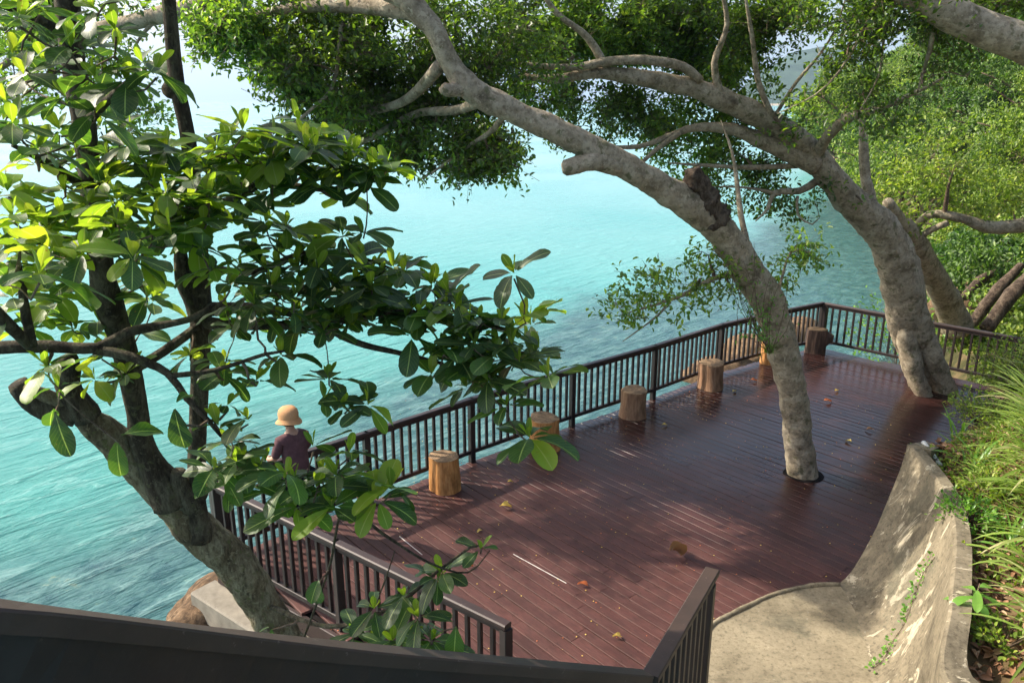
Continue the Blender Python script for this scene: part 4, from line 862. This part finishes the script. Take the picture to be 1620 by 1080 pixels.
def hides(q):   # the gap in the leaves through which the person at the railing shows
    w = q - Vector((0, 0, CAMH)); dpt = w.y * math.cos(PITCH) - w.z * math.sin(PITCH); up = w.y * math.sin(PITCH) + w.z * math.cos(PITCH)
    x, y = 810 + FPX * w.x / dpt, 540 - FPX * up / dpt
    return ((x - 458) / 42) ** 2 + ((y - 648) / 36) ** 2 < 1 or ((x - 474) / 30) ** 2 + ((y - 700) / 34) ** 2 < 1
big = BigLeaves(); young = BigLeaves(); sk.tm = 2; ros = []
for chunk in ROS.replace('\n', '|').split('|'):
    x, y, Y, t = chunk.split(); ros.append((P(float(x), float(y), float(Y)), int(t)))
random.seed(62)
for k in range(26): ros.append((P(random.uniform(-60, 420), random.uniform(-190, -30), random.uniform(3.4, 4.8)), 1))  # unseen rosettes over the view, added to shade the leaves below
for k in range(20): ros.append((P(random.uniform(0, 230), random.uniform(10, 260), random.uniform(4.45, 5.2)), 0))
for k in range(34): ros.append((P(random.uniform(150, 600), random.gauss(255, 32), random.uniform(3.9, 4.7)), random.choice((1, 2))))
for k in range(26): ros.append((P(random.uniform(0, 340), random.gauss(365, 38), random.uniform(3.5, 4.4)), random.choice((1, 2, 2))))
for k in range(34): ros.append((P(random.uniform(350, 720), random.gauss(475, 34), random.uniform(4.0, 4.7)), 0))
for k in range(14): ros.append((P(random.uniform(690, 860), random.gauss(540, 30), random.uniform(3.8, 4.2)), 0))
for k in range(12): ros.append((P(random.uniform(340, 620), random.uniform(690, 800), random.uniform(3.5, 3.9)), 0))
for k in range(12): ros.append((P(random.uniform(20, 260), random.gauss(480, 30), random.uniform(4.3, 4.9)), random.choice((0, 2))))
for k in range(10): ros.append((P(random.uniform(360, 620), random.gauss(410, 20), random.uniform(4.2, 4.6)), random.choice((0, 1))))
ros.sort(key=lambda q: min((q[0] - s_).length for s_ in sk.n[::6]))
for c, t in ros:
    sk.reach(c - Vector((0, 0, 0.03)), 0.012, 0.005, -0.12, 6)
    ax = (Vector((random.uniform(-.5, .5), random.uniform(-.5, .5), 1.0))).normalized(); x = ax.orthogonal().normalized(); y = ax.cross(x)
    nb = {0: 5, 1: 6, 2: 7, 3: 3, 4: 1}[t] + random.choice((0, 0, 1)); ph = random.uniform(0, 6.28)
    for k in range(nb):
        a = ph + k * 2.39996; lift = random.uniform(-0.35, 0.35)
        d = (x * math.cos(a) + y * math.sin(a) + ax * lift).normalized(); L = random.uniform(0.12, 0.225) * (1.0 if t != 3 else 0.65) * (1.12 if t == 1 and c.z < 4 else 1) * random.choice((1, 1, 0.8, 1.12)); W = L * random.uniform(0.40, 0.52)
        tipp = c + d * L * .9; midp = c + d * L * .5
        if any(hides(q_) for q_ in (tipp, midp)): continue
        dst = big if not (t == 2 and random.random() < 0.7) and not (t == 1 and random.random() < 0.06) else young  # backlit clusters get the paler leaf colour
        dst.leaf(c, d, ax, L, W, random.uniform(0.0, 0.5), random.uniform(0.05, 0.35), 0.02, random.uniform(0.02, 0.09))
    if t == 4:
        d = Vector((random.uniform(-.3, .3), random.uniform(-.3, .3), -1)); big.leaf(c, d, Vector((0, -1, 0.3)), 0.21, 0.11, 0.15, 0.15, 0.02)
    for k in range(random.choice((2, 3)) if t != 4 else 0):
        a = ph + k * 2.1; d = (x * math.cos(a) * 0.45 + y * math.sin(a) * 0.45 + ax).normalized(); L = random.uniform(0.06, 0.12); young.leaf(c, d, (x * -math.cos(a) - y * math.sin(a)), L, L * 0.42, 0.0, 0.3)
tb.build('trunk', [M['almond_bark'], M['almond_bark_lit'], M['twig_bark']], root)
big.build('crown', M['almond_leaf'], root); young.build('pale_foliage', M['young_backlit_leaf'], root)

# ------------------------------------------------------------------ bank with plants
EDGE = [Vector((3.5, 2.5, 1.9)), Vector((3.75, 3.8, 1.8))] + [T2[i] + Vector((0.25 - 0.11 * i / (nU - 1), 0.03, 0)) for i in range(14, nU, 6)] + [Vector((5.0, 8.95, 1.3)), Vector((5.5, 9.2, 1.22)), Vector((6.4, 10.3, 0.95)), Vector((7.6, 11.8, 0.75)), Vector((8.9, 13.3, 0.6)), Vector((10.2, 15.0, 0.5)), Vector((11.5, 17.0, 0.8))]
ER = resample(EDGE, 70)
def bank_z(i, d):
    e = ER[i]; x = e.x + d; y = e.y - d * 0.15
    return Vector((x, y, e.z - 0.22 * min(1, d * 3 + 0.6) + 0.62 * max(0, d - 0.25) + 0.10 * noise.fractal(Vector((x, y, 0)) * 1.3, 1, 2, 4) * min(1, d * 2)))
def bank_fn(u, v):
    i = min(69, int(round(v * 69))); 
    if u == 0: e = ER[i]; return (e.x + 0.02, e.y, -0.3)
    return tuple(bank_z(i, ((u - 1 / 44) ** 1.4) * 9))
grid('bank', M['bank'], 44, 69, bank_fn)
def on_bank(px, py):
    """point of the bank surface seen along a sight line"""
    r = ray(px, py); best = None; bd_ = 1e9
    for i in range(0, 70):
        for d in np.linspace(0.02, 5, 60):
            q = bank_z(i, float(d)); w = q - Vector((0, 0, CAMH)); t = w.dot(r) / r.dot(r); e = (w - r * t).length
            if e < bd_: bd_ = e; best = q
    return best

# leaf litter and ground cover on the bank: uncountable
random.seed(70); pos = []; dd_ = []; nn_ = []
for k in range(7000):
    i = random.randrange(0, 46); d = random.random() ** 1.3 * 1.6 + 0.02; q = bank_z(i, d) + Vector((random.uniform(-.1, .1), random.uniform(-.1, .1), random.uniform(0.0, 0.03)))
    pos.append(q); v_ = rvec(); dd_.append((v_.x, v_.y, v_.z * 0.35)); nn_.append((random.gauss(0, .45), random.gauss(0, .45), 1))
LL = rng.uniform(0.04, 0.11, len(pos)); tag(leaves_mesh('leaf_litter', pos, dd_, nn_, LL, LL * 0.5, M['litter'], fold=0.35), 'brown dry leaf litter on the bank behind the wall', 'leaf litter', kind='stuff')
pos = []; dd_ = []; nn_ = []
for k in range(60000):
    i = random.randrange(0, 70); d = random.random() ** 0.9 * 4.5; q = bank_z(i, d)
    if noise.noise(Vector((q.x, q.y, 0)) * 1.1) + (0.35 if i > 30 else 0.05) + (0.35 if d > 0.55 else -0.1) < -0.02: continue
    q += Vector((random.uniform(-.12, .12), random.uniform(-.12, .12), random.random() ** 2 * 0.16)); pos.append(q); v_ = rvec(); dd_.append((v_.x, v_.y, abs(v_.z) + 0.2)); nn_.append((random.gauss(0, .5), random.gauss(0, .5), 1))
LL = rng.uniform(0.03, 0.075, len(pos)); tag(leaves_mesh('ground_cover', pos, dd_, nn_, LL, LL * 0.5, M['shrub_leaf']), 'low yellow green creeper covering the bank', 'ground cover', kind='stuff')

class Blades:
    def __init__(s): s.mb = MB()
    def blade(s, base, az, L, W, lean, curve, seg=8, twist=0.0):
        d = Vector((math.cos(az), math.sin(az), 0)); side0 = Vector((-math.sin(az), math.cos(az), 0)); vs = []; p = Vector(base); ang = lean
        for i in range(seg + 1):
            t = i / seg; w = W * (0.45 + 1.2 * t) * (1 - t) ** 0.75 if t < 1 else 0.0005; w = max(w, 0.0006)
            tn = d * math.sin(ang) + Vector((0, 0, math.cos(ang))); nn = d * math.cos(ang) - Vector((0, 0, math.sin(ang)))
            side = side0 * math.cos(twist * t) + nn * math.sin(twist * t)
            vs += [p - side * w + nn * -w * 0.3, p, p + side * w + nn * -w * 0.3]; p = p + tn * (L / seg); ang += curve / seg
        s.mb.add(vs, [f for i in range(seg) for f in ((i * 3, i * 3 + 1, i * 3 + 4, i * 3 + 3), (i * 3 + 1, i * 3 + 2, i * 3 + 5, i * 3 + 4))], 0, True)
def tuft(name, loc, n, L, W, label, cat, mat, az0=None, spread=6.28, lean=(0.1, 0.9), curve=(0.5, 1.6), group=None):
    b = Blades()
    for k in range(n):
        az = (az0 if az0 is not None else 0) + random.uniform(-spread / 2, spread / 2)
        b.blade(Vector(loc) + Vector((random.gauss(0, .04), random.gauss(0, .04), -0.02)), az, L * random.uniform(.6, 1.15), W * random.uniform(.7, 1.2), random.uniform(*lean), random.uniform(*curve), twist=random.uniform(-.6, .6))
    return tag(b.mb.build(name, mat, loc=tuple(loc)), label, cat, group)
random.seed(81)
gt = [(1625, 575, 34, .75), (1650, 610, 40, .85), (1640, 650, 34, .8), (1665, 690, 40, .9), (1650, 730, 34, .8), (1670, 760, 40, .9), (1665, 810, 40, .8), (1675, 860, 34, .8), (1650, 915, 18, .6), (1670, 970, 24, .6), (1680, 1030, 24, .6), (1690, 700, 50, 1.0), (1690, 630, 50, 1.0), (1560, 770, 24, .5), (1590, 820, 20, .55)]
gt += [(1585, 600, 26, .5), (1600, 655, 26, .55), (1590, 705, 22, .5), (1605, 770, 26, .5), (1570, 735, 16, .4), (1615, 840, 22, .45), (1590, 560, 26, .5), (1605, 520, 30, .6)]
for k, (px, py, n, L) in enumerate(gt):
    q = on_bank(px, py); tuft('grass_tuft', q, int(n * 1.15), L * 1.0, 0.023 if k < 13 else .014, 'tall arching blade grass tuft on the right hand bank', 'grass tuft', M['grass'], math.pi + 0.2, 3.4, (0.2, 1.1), (0.6, 1.5), 'grass tufts on the right hand bank')
for px, py, n, L, lab in ((1530, 745, 13, 0.62, 'strappy lily plant with broad leaves just behind the wall corner'), (1515, 690, 7, 0.5, 'small strappy lily plant drooping over the far end of the wall'), (1600, 880, 8, 0.6, 'broad bladed lily plant over the litter near the right edge')):
    tuft('lily_plant', on_bank(px, py), n, L, 0.026, lab, 'plant', M['lily'], None, 6.28, (0.15, 0.8), (0.6, 1.7))
# pointed-leaf seedling and leafy bushes on the wall top
def bushlet(name, loc, r, n, L, label, mat, cat='bush', parent=None):
    root = empty(name, loc); tag(root, label, cat); st = MB(); pos = []; d = []; nn = []
    for k in range(max(5, n // 14)):
        v_ = rvec(); v_.z = abs(v_.z) + 0.15; e_ = Vector(loc) + Vector((v_.x * r[0], v_.y * r[1], v_.z * r[2])); st.tube([Vector(loc), Vector(loc).lerp(e_, .5) + rvec() * 0.02, e_], [0.006, 0.004, 0.002], 5, 0, 0.1)
        for j in range(14):
            t = random.uniform(.45, 1.05); p_ = Vector(loc).lerp(e_, t) + rvec() * r[0] * 0.12; pos.append(p_); w_ = (v_ + rvec() * 0.9); d.append(tuple(w_)); nn.append((random.gauss(0, .4), random.gauss(0, .4), 1))
    st.build('stems', M['twig_bark'], root); LL = rng.uniform(.7, 1.2, len(pos)) * L
    leaves_mesh('foliage', pos, d, nn, LL, LL * 0.62, mat, root); return root
bushlet('bush', on_bank(1530, 830), (0.30, 0.34, 0.24), 700, 0.045, 'bright green small leaved bush spilling over the wall top', M['lily'])
bushlet('bush', on_bank(1560, 800), (0.34, 0.4, 0.26), 640, 0.05, 'green bush behind the one spilling over the wall', M['shrub_leaf'])
bushlet('bush', on_bank(1592, 1040), (0.3, 0.3, 0.22), 420, 0.05, 'low green bush growing out of the litter in the lower right corner', M['shrub_leaf'])
bushlet('bush', on_bank(1545, 665), (0.4, 0.55, 0.42), 800, 0.05, 'tangled creeper bush at the far end of the wall', M['shrub_leaf'])
bushlet('bush', on_bank(1590, 600), (0.7, 0.8, 0.75), 1300, 0.06, 'pale green bush where the bank meets the far railing', M['shrub_leaf'])
q = on_bank(1535, 965); sb = BigLeaves()
for k in range(9):
    a = k * 2.4; sb.leaf(q + Vector((0, 0, 0.12 + 0.02 * k)), Vector((math.cos(a), math.sin(a), 0.15)), Vector((0, 0, 1)), random.uniform(.15, .24), 0.075, 0.5, 0.15)
root = empty('seedling', q); tag(root, 'young seedling with pointed drooping leaves over the wall top near the bottom right', 'plant'); st = MB(); st.tube([q, q + Vector((0, 0, .15)), q + Vector((0.01, 0, .32))], [.008, .006, .004], 6); st.build('stem', M['twig_bark'], root); sb.build('foliage', M['lily'], root)
# creeper on the wall face
st = MB(); pos = []; d = []; nn = []
vine = [(52, 4, 1), (46, 8, 0), (40, 13, 1), (34, 17, 1), (28, 21, 0)]
path_ = []
for (px, py) in ((1382, 1062), (1398, 1040), (1415, 1012), (1432, 985), (1446, 950), (1460, 912), (1478, 880)):
    r_ = ray(px, py); w_ = min(vs, key=lambda q: ((q - Vector((0, 0, CAMH))).cross(r_)).length / r_.length if q.z < 2 else 1e9); path_.append(w_ + Vector((-0.012, -0.008, 0.008)))
root = empty('creeper', path_[0]); tag(root, 'thin green creeper climbing the stained wall face', 'plant')
pp, _ = st.tube(path_, [.004] * len(path_), 5, 0, 0.05); st.build('stem', M['twig_bark'], root)
for q in pp:
    for k in range(16):
        if random.random() < 0.45 + 0.4 * noise.noise(q * 4): v_ = rvec(); pos.append(q + v_ * 0.045); d.append(tuple(v_)); nn.append((-.6 + random.gauss(0, .3), -.4 + random.gauss(0, .3), .7))
LL = rng.uniform(.02, .045, len(pos)); leaves_mesh('foliage', pos, d, nn, LL, LL * .8, M['lily'], root)
# white pipe on the wall top, string
mb = MB(); a = on_bank(1462, 712) + Vector((0, 0, .06)); b_ = on_bank(1488, 740) + Vector((0, 0, .05)); mb.tube([a, a.lerp(b_, .5), b_], [.03] * 3, 14, 0, 0.2); tag(mb.build('pipe', M['pipe'], loc=tuple(a)), 'short white plastic pipe lying in the litter behind the wall corner', 'pipe')

# epiphyte and tangle on the leaning trunk
random.seed(90); q = P(1216, 555, 9.9)
root = empty('epiphyte_plant', q); tag(root, 'tuft of strappy green leaves with dry stems clinging to the leaning trunk', 'plant'); b = Blades()
for k in range(60): b.blade(q + rvec() * 0.05, random.uniform(3.4, 6.0), random.uniform(.08, .2), .008, random.uniform(.2, 1.3), random.uniform(.4, 1.3), 5)
b.mb.build('foliage', M['lily'], root); st = MB()
for k in range(16):
    a = q + rvec() * .04; e_ = P(1216 + random.uniform(-80, 40), 555 - random.uniform(60, 200), 9.7 + random.uniform(-.2, .3)); m_ = a.lerp(e_, .5) + Vector((random.uniform(-.25, .1), 0, random.uniform(-.1, .1))); st.tube([a, m_, e_], [.006, .004, .002], 5, 0, .12)
st.build('stems', M['twig_bark'], root); pos = []; d = []; nn = []
for k in range(260):
    p_ = P(1205 + random.gauss(0, 18), 500 - abs(random.gauss(0, 45)) + 40, 9.75 + random.gauss(0, .06)); v_ = rvec(); pos.append(p_); d.append(tuple(v_)); nn.append((random.gauss(0, .4), -.4, 1))
LL = rng.uniform(.03, .06, len(pos)); leaves_mesh('small_leaves', pos, d, nn, LL, LL * .5, M['lily'], root)

# ------------------------------------------------------------------ shore shrub beyond the far corner, hillside vegetation
def shrub_proto(name, R_, Hh, nspr, L, mat, seed, cat, label, group):
    random.seed(seed); root = empty(name, (0, 0, 0)); tag(root, label, cat, group); tb = MB(); sk = Skeleton(tb)
    sk.limb([Vector((0, 0, -0.6)), Vector((0.05, 0, Hh * .3)), Vector((0, 0.05, Hh * .75))], [.12 * Hh / 3, .09 * Hh / 3, .04], 7, .2, .15)
    for k in range(9):
        a = k * 2.4; sk.limb([Vector((0, 0, Hh * (.15 + .05 * k))), Vector((math.cos(a) * R_ * .5, math.sin(a) * R_ * .5, Hh * (.35 + .05 * k))), Vector((math.cos(a) * R_ * .9, math.sin(a) * R_ * .9, Hh * (.5 + .04 * k)))], [.05, .035, .015], 5, .3, .15)
    tb.build('trunk', M['twig_bark'], root); C = []
    for k in range(int(11 * 1)):
        a = k * 2.4; rr_ = R_ * math.sqrt((k + .5) / 11) * .85; hc = Hh * (.85 - .42 * (rr_ / R_) ** 2) * random.uniform(.8, 1.15)
        C += ellip((math.cos(a) * rr_, math.sin(a) * rr_, hc), (R_ * .36, R_ * .36, Hh * .22), nspr // 13, 0.0, 1.4, seed)
    pos, d, n, LL, W, tw, CC, t = spray_leaves(C, 10, L, .55); leaves_mesh('crown', pos, d, n, LL, W, M[mat], root); return root
random.seed(101)
protos = [shrub_proto('hillside_tree', 1.9, 2.6, 640, .13, 'hill_leaf', 1, 'tree', 'sunlit yellow green bush on the steep hillside to the right', 'bushes covering the hillside'),
          shrub_proto('hillside_tree', 1.7, 3.4, 640, .12, 'hill_leaf', 2, 'tree', 'sunlit yellow green bush on the steep hillside to the right', 'bushes covering the hillside'),
          shrub_proto('hillside_tree', 2.2, 2.1, 640, .15, 'hill_leaf', 3, 'tree', 'sunlit yellow green bush on the steep hillside to the right', 'bushes covering the hillside')]
spots = []
random.seed(102)
for k in range(4000):
    Y = 17.5 + random.random() ** 1.6 * 130; X = shore(Y) + 0.8 + random.random() * (9 + Y * .42); s = 0.75 + Y * .012
    if X / Y > 0.85 or X / Y < 0.2: continue
    if all((X - a) ** 2 + (Y - b) ** 2 > (1.85 * max(s, t)) ** 2 for a, b, t in spots): spots.append((X, Y, s))
used = [False] * 3; spots = spots[:225] + [(9.6, 16.6, .55), (10.8, 15.9, .6), (11.6, 17.2, .8), (12.6, 16.0, .85), (13.2, 18.2, .9), (8.9, 17.6, .45), (11.4, 14.6, .6), (14.2, 17.0, 1.0), (15.4, 19.5, 1.1), (12.8, 14.4, .8)]
for X, Y, s in spots:
    k = random.randrange(3); o = protos[k] if not used[k] else copy_tree(protos[k]); used[k] = True
    s *= random.uniform(.8, 1.25); o.location = (X, Y, hill_z(X, Y) - .2); o.rotation_euler = (0, 0, random.uniform(0, 6.28)); o.scale = (s, s, s * random.uniform(.8, 1.2))
# tree clump on the point
o = copy_tree(protos[1]); o['label'] = 'rounded tree standing on the point before the far beach'; del o['group']; o.location = (P(1330, 250, 75).x, 75, P(1330, 250, 75).z - 1.5); o.scale = (3.2, 3.2, 2.6)
o = copy_tree(protos[0]); o['label'] = 'smaller tree at the water edge on the point before the far beach'; del o['group']; o.location = (P(1302, 250, 80).x, 80, P(1302, 250, 80).z - 1.5); o.scale = (1.7, 1.7, 1.9)
# light shrub twig beyond the corner rail
bushlet('bush', Vector((P(1440, 470, 17.5).x, 17.6, -0.9)), (1.3, 1.1, 2.3), 700, .10, 'light green shrub outside the far railing left of the forked tree', M['lily'])
# fallen logs on the bank right of the forked tree
for k, (a_, b_, Ya, Yb, r_, lab) in enumerate((((1530, 525), (1615, 420), 17.2, 18.2, .12, 'fallen log propped on rocks right of the forked tree'), ((1560, 520), (1640, 425), 16.4, 17.4, .14, 'thickest fallen log, lying nearest the far railing'), ((1525, 470), (1575, 430), 19, 19.6, .10, 'short dark log above the rocks on the hillside'))):
    mb = MB(); mb.tube([P(*a_, Ya), P((a_[0] + b_[0]) / 2, (a_[1] + b_[1]) / 2 - 6, (Ya + Yb) / 2), P(*b_, Yb)], [r_, r_ * 1.1, r_ * .8], 16, 0, .15, .2, 3); tag(mb.build('fallen_log', M['dead_wood'], loc=tuple(P(*a_, Ya))), lab, 'log')

# ------------------------------------------------------------------ things lying on the deck
def fallen_leaf(px, py, L, mat, label, az, curl=0.5, lift=0.02):
    b = BigLeaves(); c = G(px, py, 0.012 + lift * .3); d = Vector((math.cos(az), math.sin(az), .12)); b.leaf(c - d * L / 2, d, Vector((0, 0, 1)), L, L * .55, curl * .5, curl, 0, .12)
    zmin = min(v[2] for v in b.v); b.v = [(v[0], v[1], v[2] - zmin + .006) for v in b.v]
    o = b.build('fallen_leaf', mat); tag(o, label, 'leaf')
random.seed(110)
fallen_leaf(800, 803, .17, M['leaf_yellow'], 'largest yellow fallen leaf, right of the nearest log stool', .3, .9)
fallen_leaf(758, 839, .09, M['leaf_yellow'], 'small yellow fallen leaf nearer the camera than the largest one', 1.0, .5)
fallen_leaf(807, 762, .09, M['leaf_yellow'], 'narrow yellow fallen leaf just beyond the largest one', .4, .8)
fallen_leaf(1070, 877, .24, M['leaf_brown'], 'large curled brown fallen leaf on the open deck', .5, 1.8, .1)
fallen_leaf(922, 925, .12, M['leaf_orange'], 'orange red fallen leaf at the end of the long white strip', .0, .8)
fallen_leaf(743, 896, .09, M['leaf_orange'], 'curled red fallen leaf near the dangling almond sprig', .6, 1.2)
fallen_leaf(976, 1007, .10, M['leaf_yellow'], 'half brown yellow fallen leaf nearest the stair handrail', .3, .9)
fallen_leaf(1309, 635, .16, M['leaf_orange'], 'orange fallen leaf on the wet boards right of the leaning trunk', .1, .7)
fallen_leaf(1323, 618, .12, M['leaf_yellow'], 'small yellow fallen leaf on the wet boards near the railing reflection', .7, .7)
fallen_leaf(1343, 698, .12, M['leaf_yellow'], 'yellow fallen leaf on the boards between the leaning trunk and the wall', 2.0, .7)
fallen_leaf(1376, 680, .13, M['leaf_brown'], 'brown fallen leaf on the boards near the far end of the wall', 2.6, .7)
fallen_leaf(1051, 672, .10, M['leaf_yellow'], 'yellow fallen leaf on the boards beside the weathered brown stool', .2, .7)
fallen_leaf(1192, 602, .14, M['leaf_orange'], 'tan fallen leaf left of the leaning trunk by the slim stool', .2, .7)
fallen_leaf(1161, 619, .12, M['leaf_yellow'], 'small yellow fallen leaf right of the reddish brown stool', .9, .7)
fallen_leaf(1352, 1035, .07, M['leaf_orange'], 'tiny orange fallen leaf on the concrete slab near the wall', .9, .7)
mb = MB()
for k in range(620):
    x = random.uniform(-2, 6.5); y = random.uniform(6.2, 14); c = Vector((x, y, .004))
    if (x - 4.3) ** 2 + (y - 10.6) ** 2 < .1: continue
    r_ = random.uniform(.004, .011); n_ = 6; vv_ = [c + Vector((math.cos(i * 1.047) * r_, math.sin(i * 1.047) * r_ * .8, 0)) for i in range(6)] + [c + Vector((0, 0, r_ * .9))]
    mb.add(vv_, [(i, (i + 1) % 6, 6) for i in range(6)], 0 if random.random() < .6 else 1, True)
tag(mb.build('fallen_fruit', [M['leaf_yellow'], M['leaf_orange']]), 'tiny fallen fig fruit and flecks scattered over the deck boards', 'debris', kind='stuff')

# ------------------------------------------------------------------ person at the railing
FP = Vector((-2.60, 8.80, 0)); fwd = Vector((-0.72, 0.69, 0)).normalized(); rt = Vector((fwd.y, -fwd.x, 0))
def W(r_, f, z): return FP + rt * r_ + fwd * f + Vector((0, 0, z))
proot = empty('person', FP); tag(proot, 'person in tan bucket hat, mauve top and black trousers leaning on the railing', 'person')
def skinned(name, chain, mat, parent, sub=2):
    me = bpy.data.meshes.new(name); bm = bmesh.new(); lay = bm.verts.layers.skin.verify(); vm = {}
    for key, (co, r_, par) in chain.items():
        v = bm.verts.new(co - parent_world(parent)); rr_ = r_ if hasattr(r_, '__len__') else (r_, r_); v[lay].radius = rr_; v[lay].use_root = par is None; vm[key] = v
        if par is not None: bm.edges.new((vm[par], v))
    bm.to_mesh(me); bm.free(); me.materials.append(mat); o = bpy.data.objects.new(name, me); col.objects.link(o); o.parent = parent
    s_ = o.modifiers.new('skin', 'SKIN'); s_.use_smooth_shade = True; u_ = o.modifiers.new('sub', 'SUBSURF'); u_.levels = sub; u_.render_levels = sub; return o
HND = {-1: W(-.20, .33, 1.05), 1: W(-.02, .33, 1.06)}
ch = {'pel': (W(0, .0, .90), (.15, .11), None), 'bel': (W(0, .02, 1.05), (.12, .09), 'pel'), 'che': (W(0, .06, 1.24), (.15, .10), 'bel'), 'sho': (W(0, .07, 1.35), (.10, .07), 'che'), 'nek': (W(0, .085, 1.43), .048, 'sho'), 'jaw': (W(0, .11, 1.49), (.062, .07), 'nek'), 'hea': (W(0, .11, 1.57), (.078, .092), 'jaw'), 'cro': (W(0, .10, 1.63), (.06, .07), 'hea'), 'nos': (W(0, .205, 1.53), .014, 'hea')}
for s_ in (-1, 1):
    k = str(s_); ch['S' + k] = (W(.16 * s_, .06, 1.33), .052, 'sho'); ch['E' + k] = (W(.22 * s_, .12, 1.10), .042, 'S' + k); ch['Wr' + k] = (HND[s_] - fwd * .07 + rt * .03 * s_, .027, 'E' + k); ch['Pa' + k] = (HND[s_], (.036, .016), 'Wr' + k)
    ch['Hp' + k] = (W(.09 * s_, 0, .84), .10, 'pel'); ch['Kn' + k] = (W(.10 * s_, .03, .47), .065, 'Hp' + k); ch['An' + k] = (W(.10 * s_, -.02, .09), .042, 'Kn' + k); ch['To' + k] = (W(.12 * s_, .15, .03), (.04, .025), 'An' + k)
    for j in range(4):
        b0_ = HND[s_] + rt * (.024 - .016 * j); ch[f'f{j}a{k}'] = (b0_ + fwd * .03, .0095, 'Pa' + k); ch[f'f{j}b{k}'] = (b0_ + fwd * (.062 - .006 * abs(j - 1)) + Vector((0, 0, -.012)), .0085, f'f{j}a{k}'); ch[f'f{j}c{k}'] = (b0_ + fwd * (.075 - .006 * abs(j - 1)) + Vector((0, 0, -.035)), .0075, f'f{j}b{k}')
    ch['t1' + k] = (HND[s_] - rt * .04 * s_ + fwd * .0, .011, 'Pa' + k); ch['t2' + k] = (HND[s_] - rt * .05 * s_ + fwd * .035 + Vector((0, 0, -.008)), .009, 't1' + k)
skinned('body', ch, M['skin'], proot)
sh = {'a': (W(0, 0, .86), (.19, .145), None), 'b': (W(0, .02, 1.05), (.165, .13), 'a'), 'c': (W(0, .06, 1.24), (.185, .135), 'b'), 'd': (W(0, .07, 1.355), (.12, .085), 'c'), 'n': (W(0, .08, 1.41), (.06, .06), 'd')}
for s_ in (-1, 1):
    k = str(s_); sh['s' + k] = (W(.165 * s_, .06, 1.33), .072, 'd'); sh['m' + k] = (W(.20 * s_, .09, 1.20), .064, 's' + k); sh['e' + k] = (W(.225 * s_, .12, 1.10), .058, 'm' + k)
skinned('top', sh, M['shirt'], proot)
tr_ = {'p': (W(0, 0, .90), (.17, .135), None)}
for s_ in (-1, 1):
    k = str(s_); tr_['h' + k] = (W(.09 * s_, 0, .82), .125, 'p'); tr_['k' + k] = (W(.10 * s_, .02, .47), .115, 'h' + k); tr_['a' + k] = (W(.11 * s_, 0, .12), .115, 'k' + k)
skinned('trousers', tr_, M['skirt'], proot)
# bucket hat: domed crown and turned-down brim
hat = MB(); hc = W(0, .105, 1.555); n = 28; prof = [(.155, -.03), (.150, -.022), (.118, .01), (.118, .03), (.119, .075), (.11, .115), (.085, .145), (.045, .16), (.0, .163)]
hv = []; 
for r_, z in prof[:-1]:
    for k in range(n):
        a = 2 * math.pi * k / n; hv.append(hc + rt * math.cos(a) * r_ * (1 + .03 * math.sin(3 * a)) + fwd * math.sin(a) * r_ * 1.08 + Vector((0, 0, z + .012 * math.sin(2 * a) * (z < .02))))
hv.append(hc + Vector((0, 0, .15))); m_ = len(prof) - 1
hv[-1] = hc + Vector((0, 0, .163))
hat.add(hv, [(j * n + k, j * n + (k + 1) % n, (j + 1) * n + (k + 1) % n, (j + 1) * n + k) for j in range(m_ - 1) for k in range(n)] + [((m_ - 1) * n + k, (m_ - 1) * n + (k + 1) % n, m_ * n) for k in range(n)], 0, True)
ho = hat.build('hat', M['straw'], proot); so = ho.modifiers.new('thick', 'SOLIDIFY'); so.thickness = .006
hr = MB(); vs_ = []; 
for j, (r_, z) in enumerate(((.088, -.06), (.096, -.02), (.095, .03))):
    for k in range(13):
        a = math.pi + math.pi * k / 12; vs_.append(hc + rt * math.cos(a) * r_ + fwd * (math.sin(a) * r_ * 1.05) + Vector((0, 0, z)))
hr.add(vs_, [(j * 13 + k, j * 13 + k + 1, j * 13 + 14 + k, j * 13 + 13 + k) for j in range(2) for k in range(12)], 0, True); hr.build('hair', M['skirt'], proot)

# ------------------------------------------------------------------ air
HAZE = 0.00018
m, nt, out = nodes_of('haze_air'); pv_ = N(nt, 'VolumePrincipled'); pv_.inputs['Color'].default_value = (0.55, 0.76, 1.0, 1); pv_.inputs['Density'].default_value = HAZE; pv_.inputs['Anisotropy'].default_value = 0.2
nt.links.new(pv_.outputs[0], out.inputs['Volume'])
mb = MB(); S_ = 12600; z0, z1 = SEA - 6, 420
mb.add([(-S_, -S_, z0), (S_, -S_, z0), (S_, S_, z0), (-S_, S_, z0), (-S_, -S_, z1), (S_, -S_, z1), (S_, S_, z1), (-S_, S_, z1)], [(0, 3, 2, 1), (4, 5, 6, 7), (0, 1, 5, 4), (1, 2, 6, 5), (2, 3, 7, 6), (3, 0, 4, 7)])
tag(mb.build('haze', m), kind='stuff')
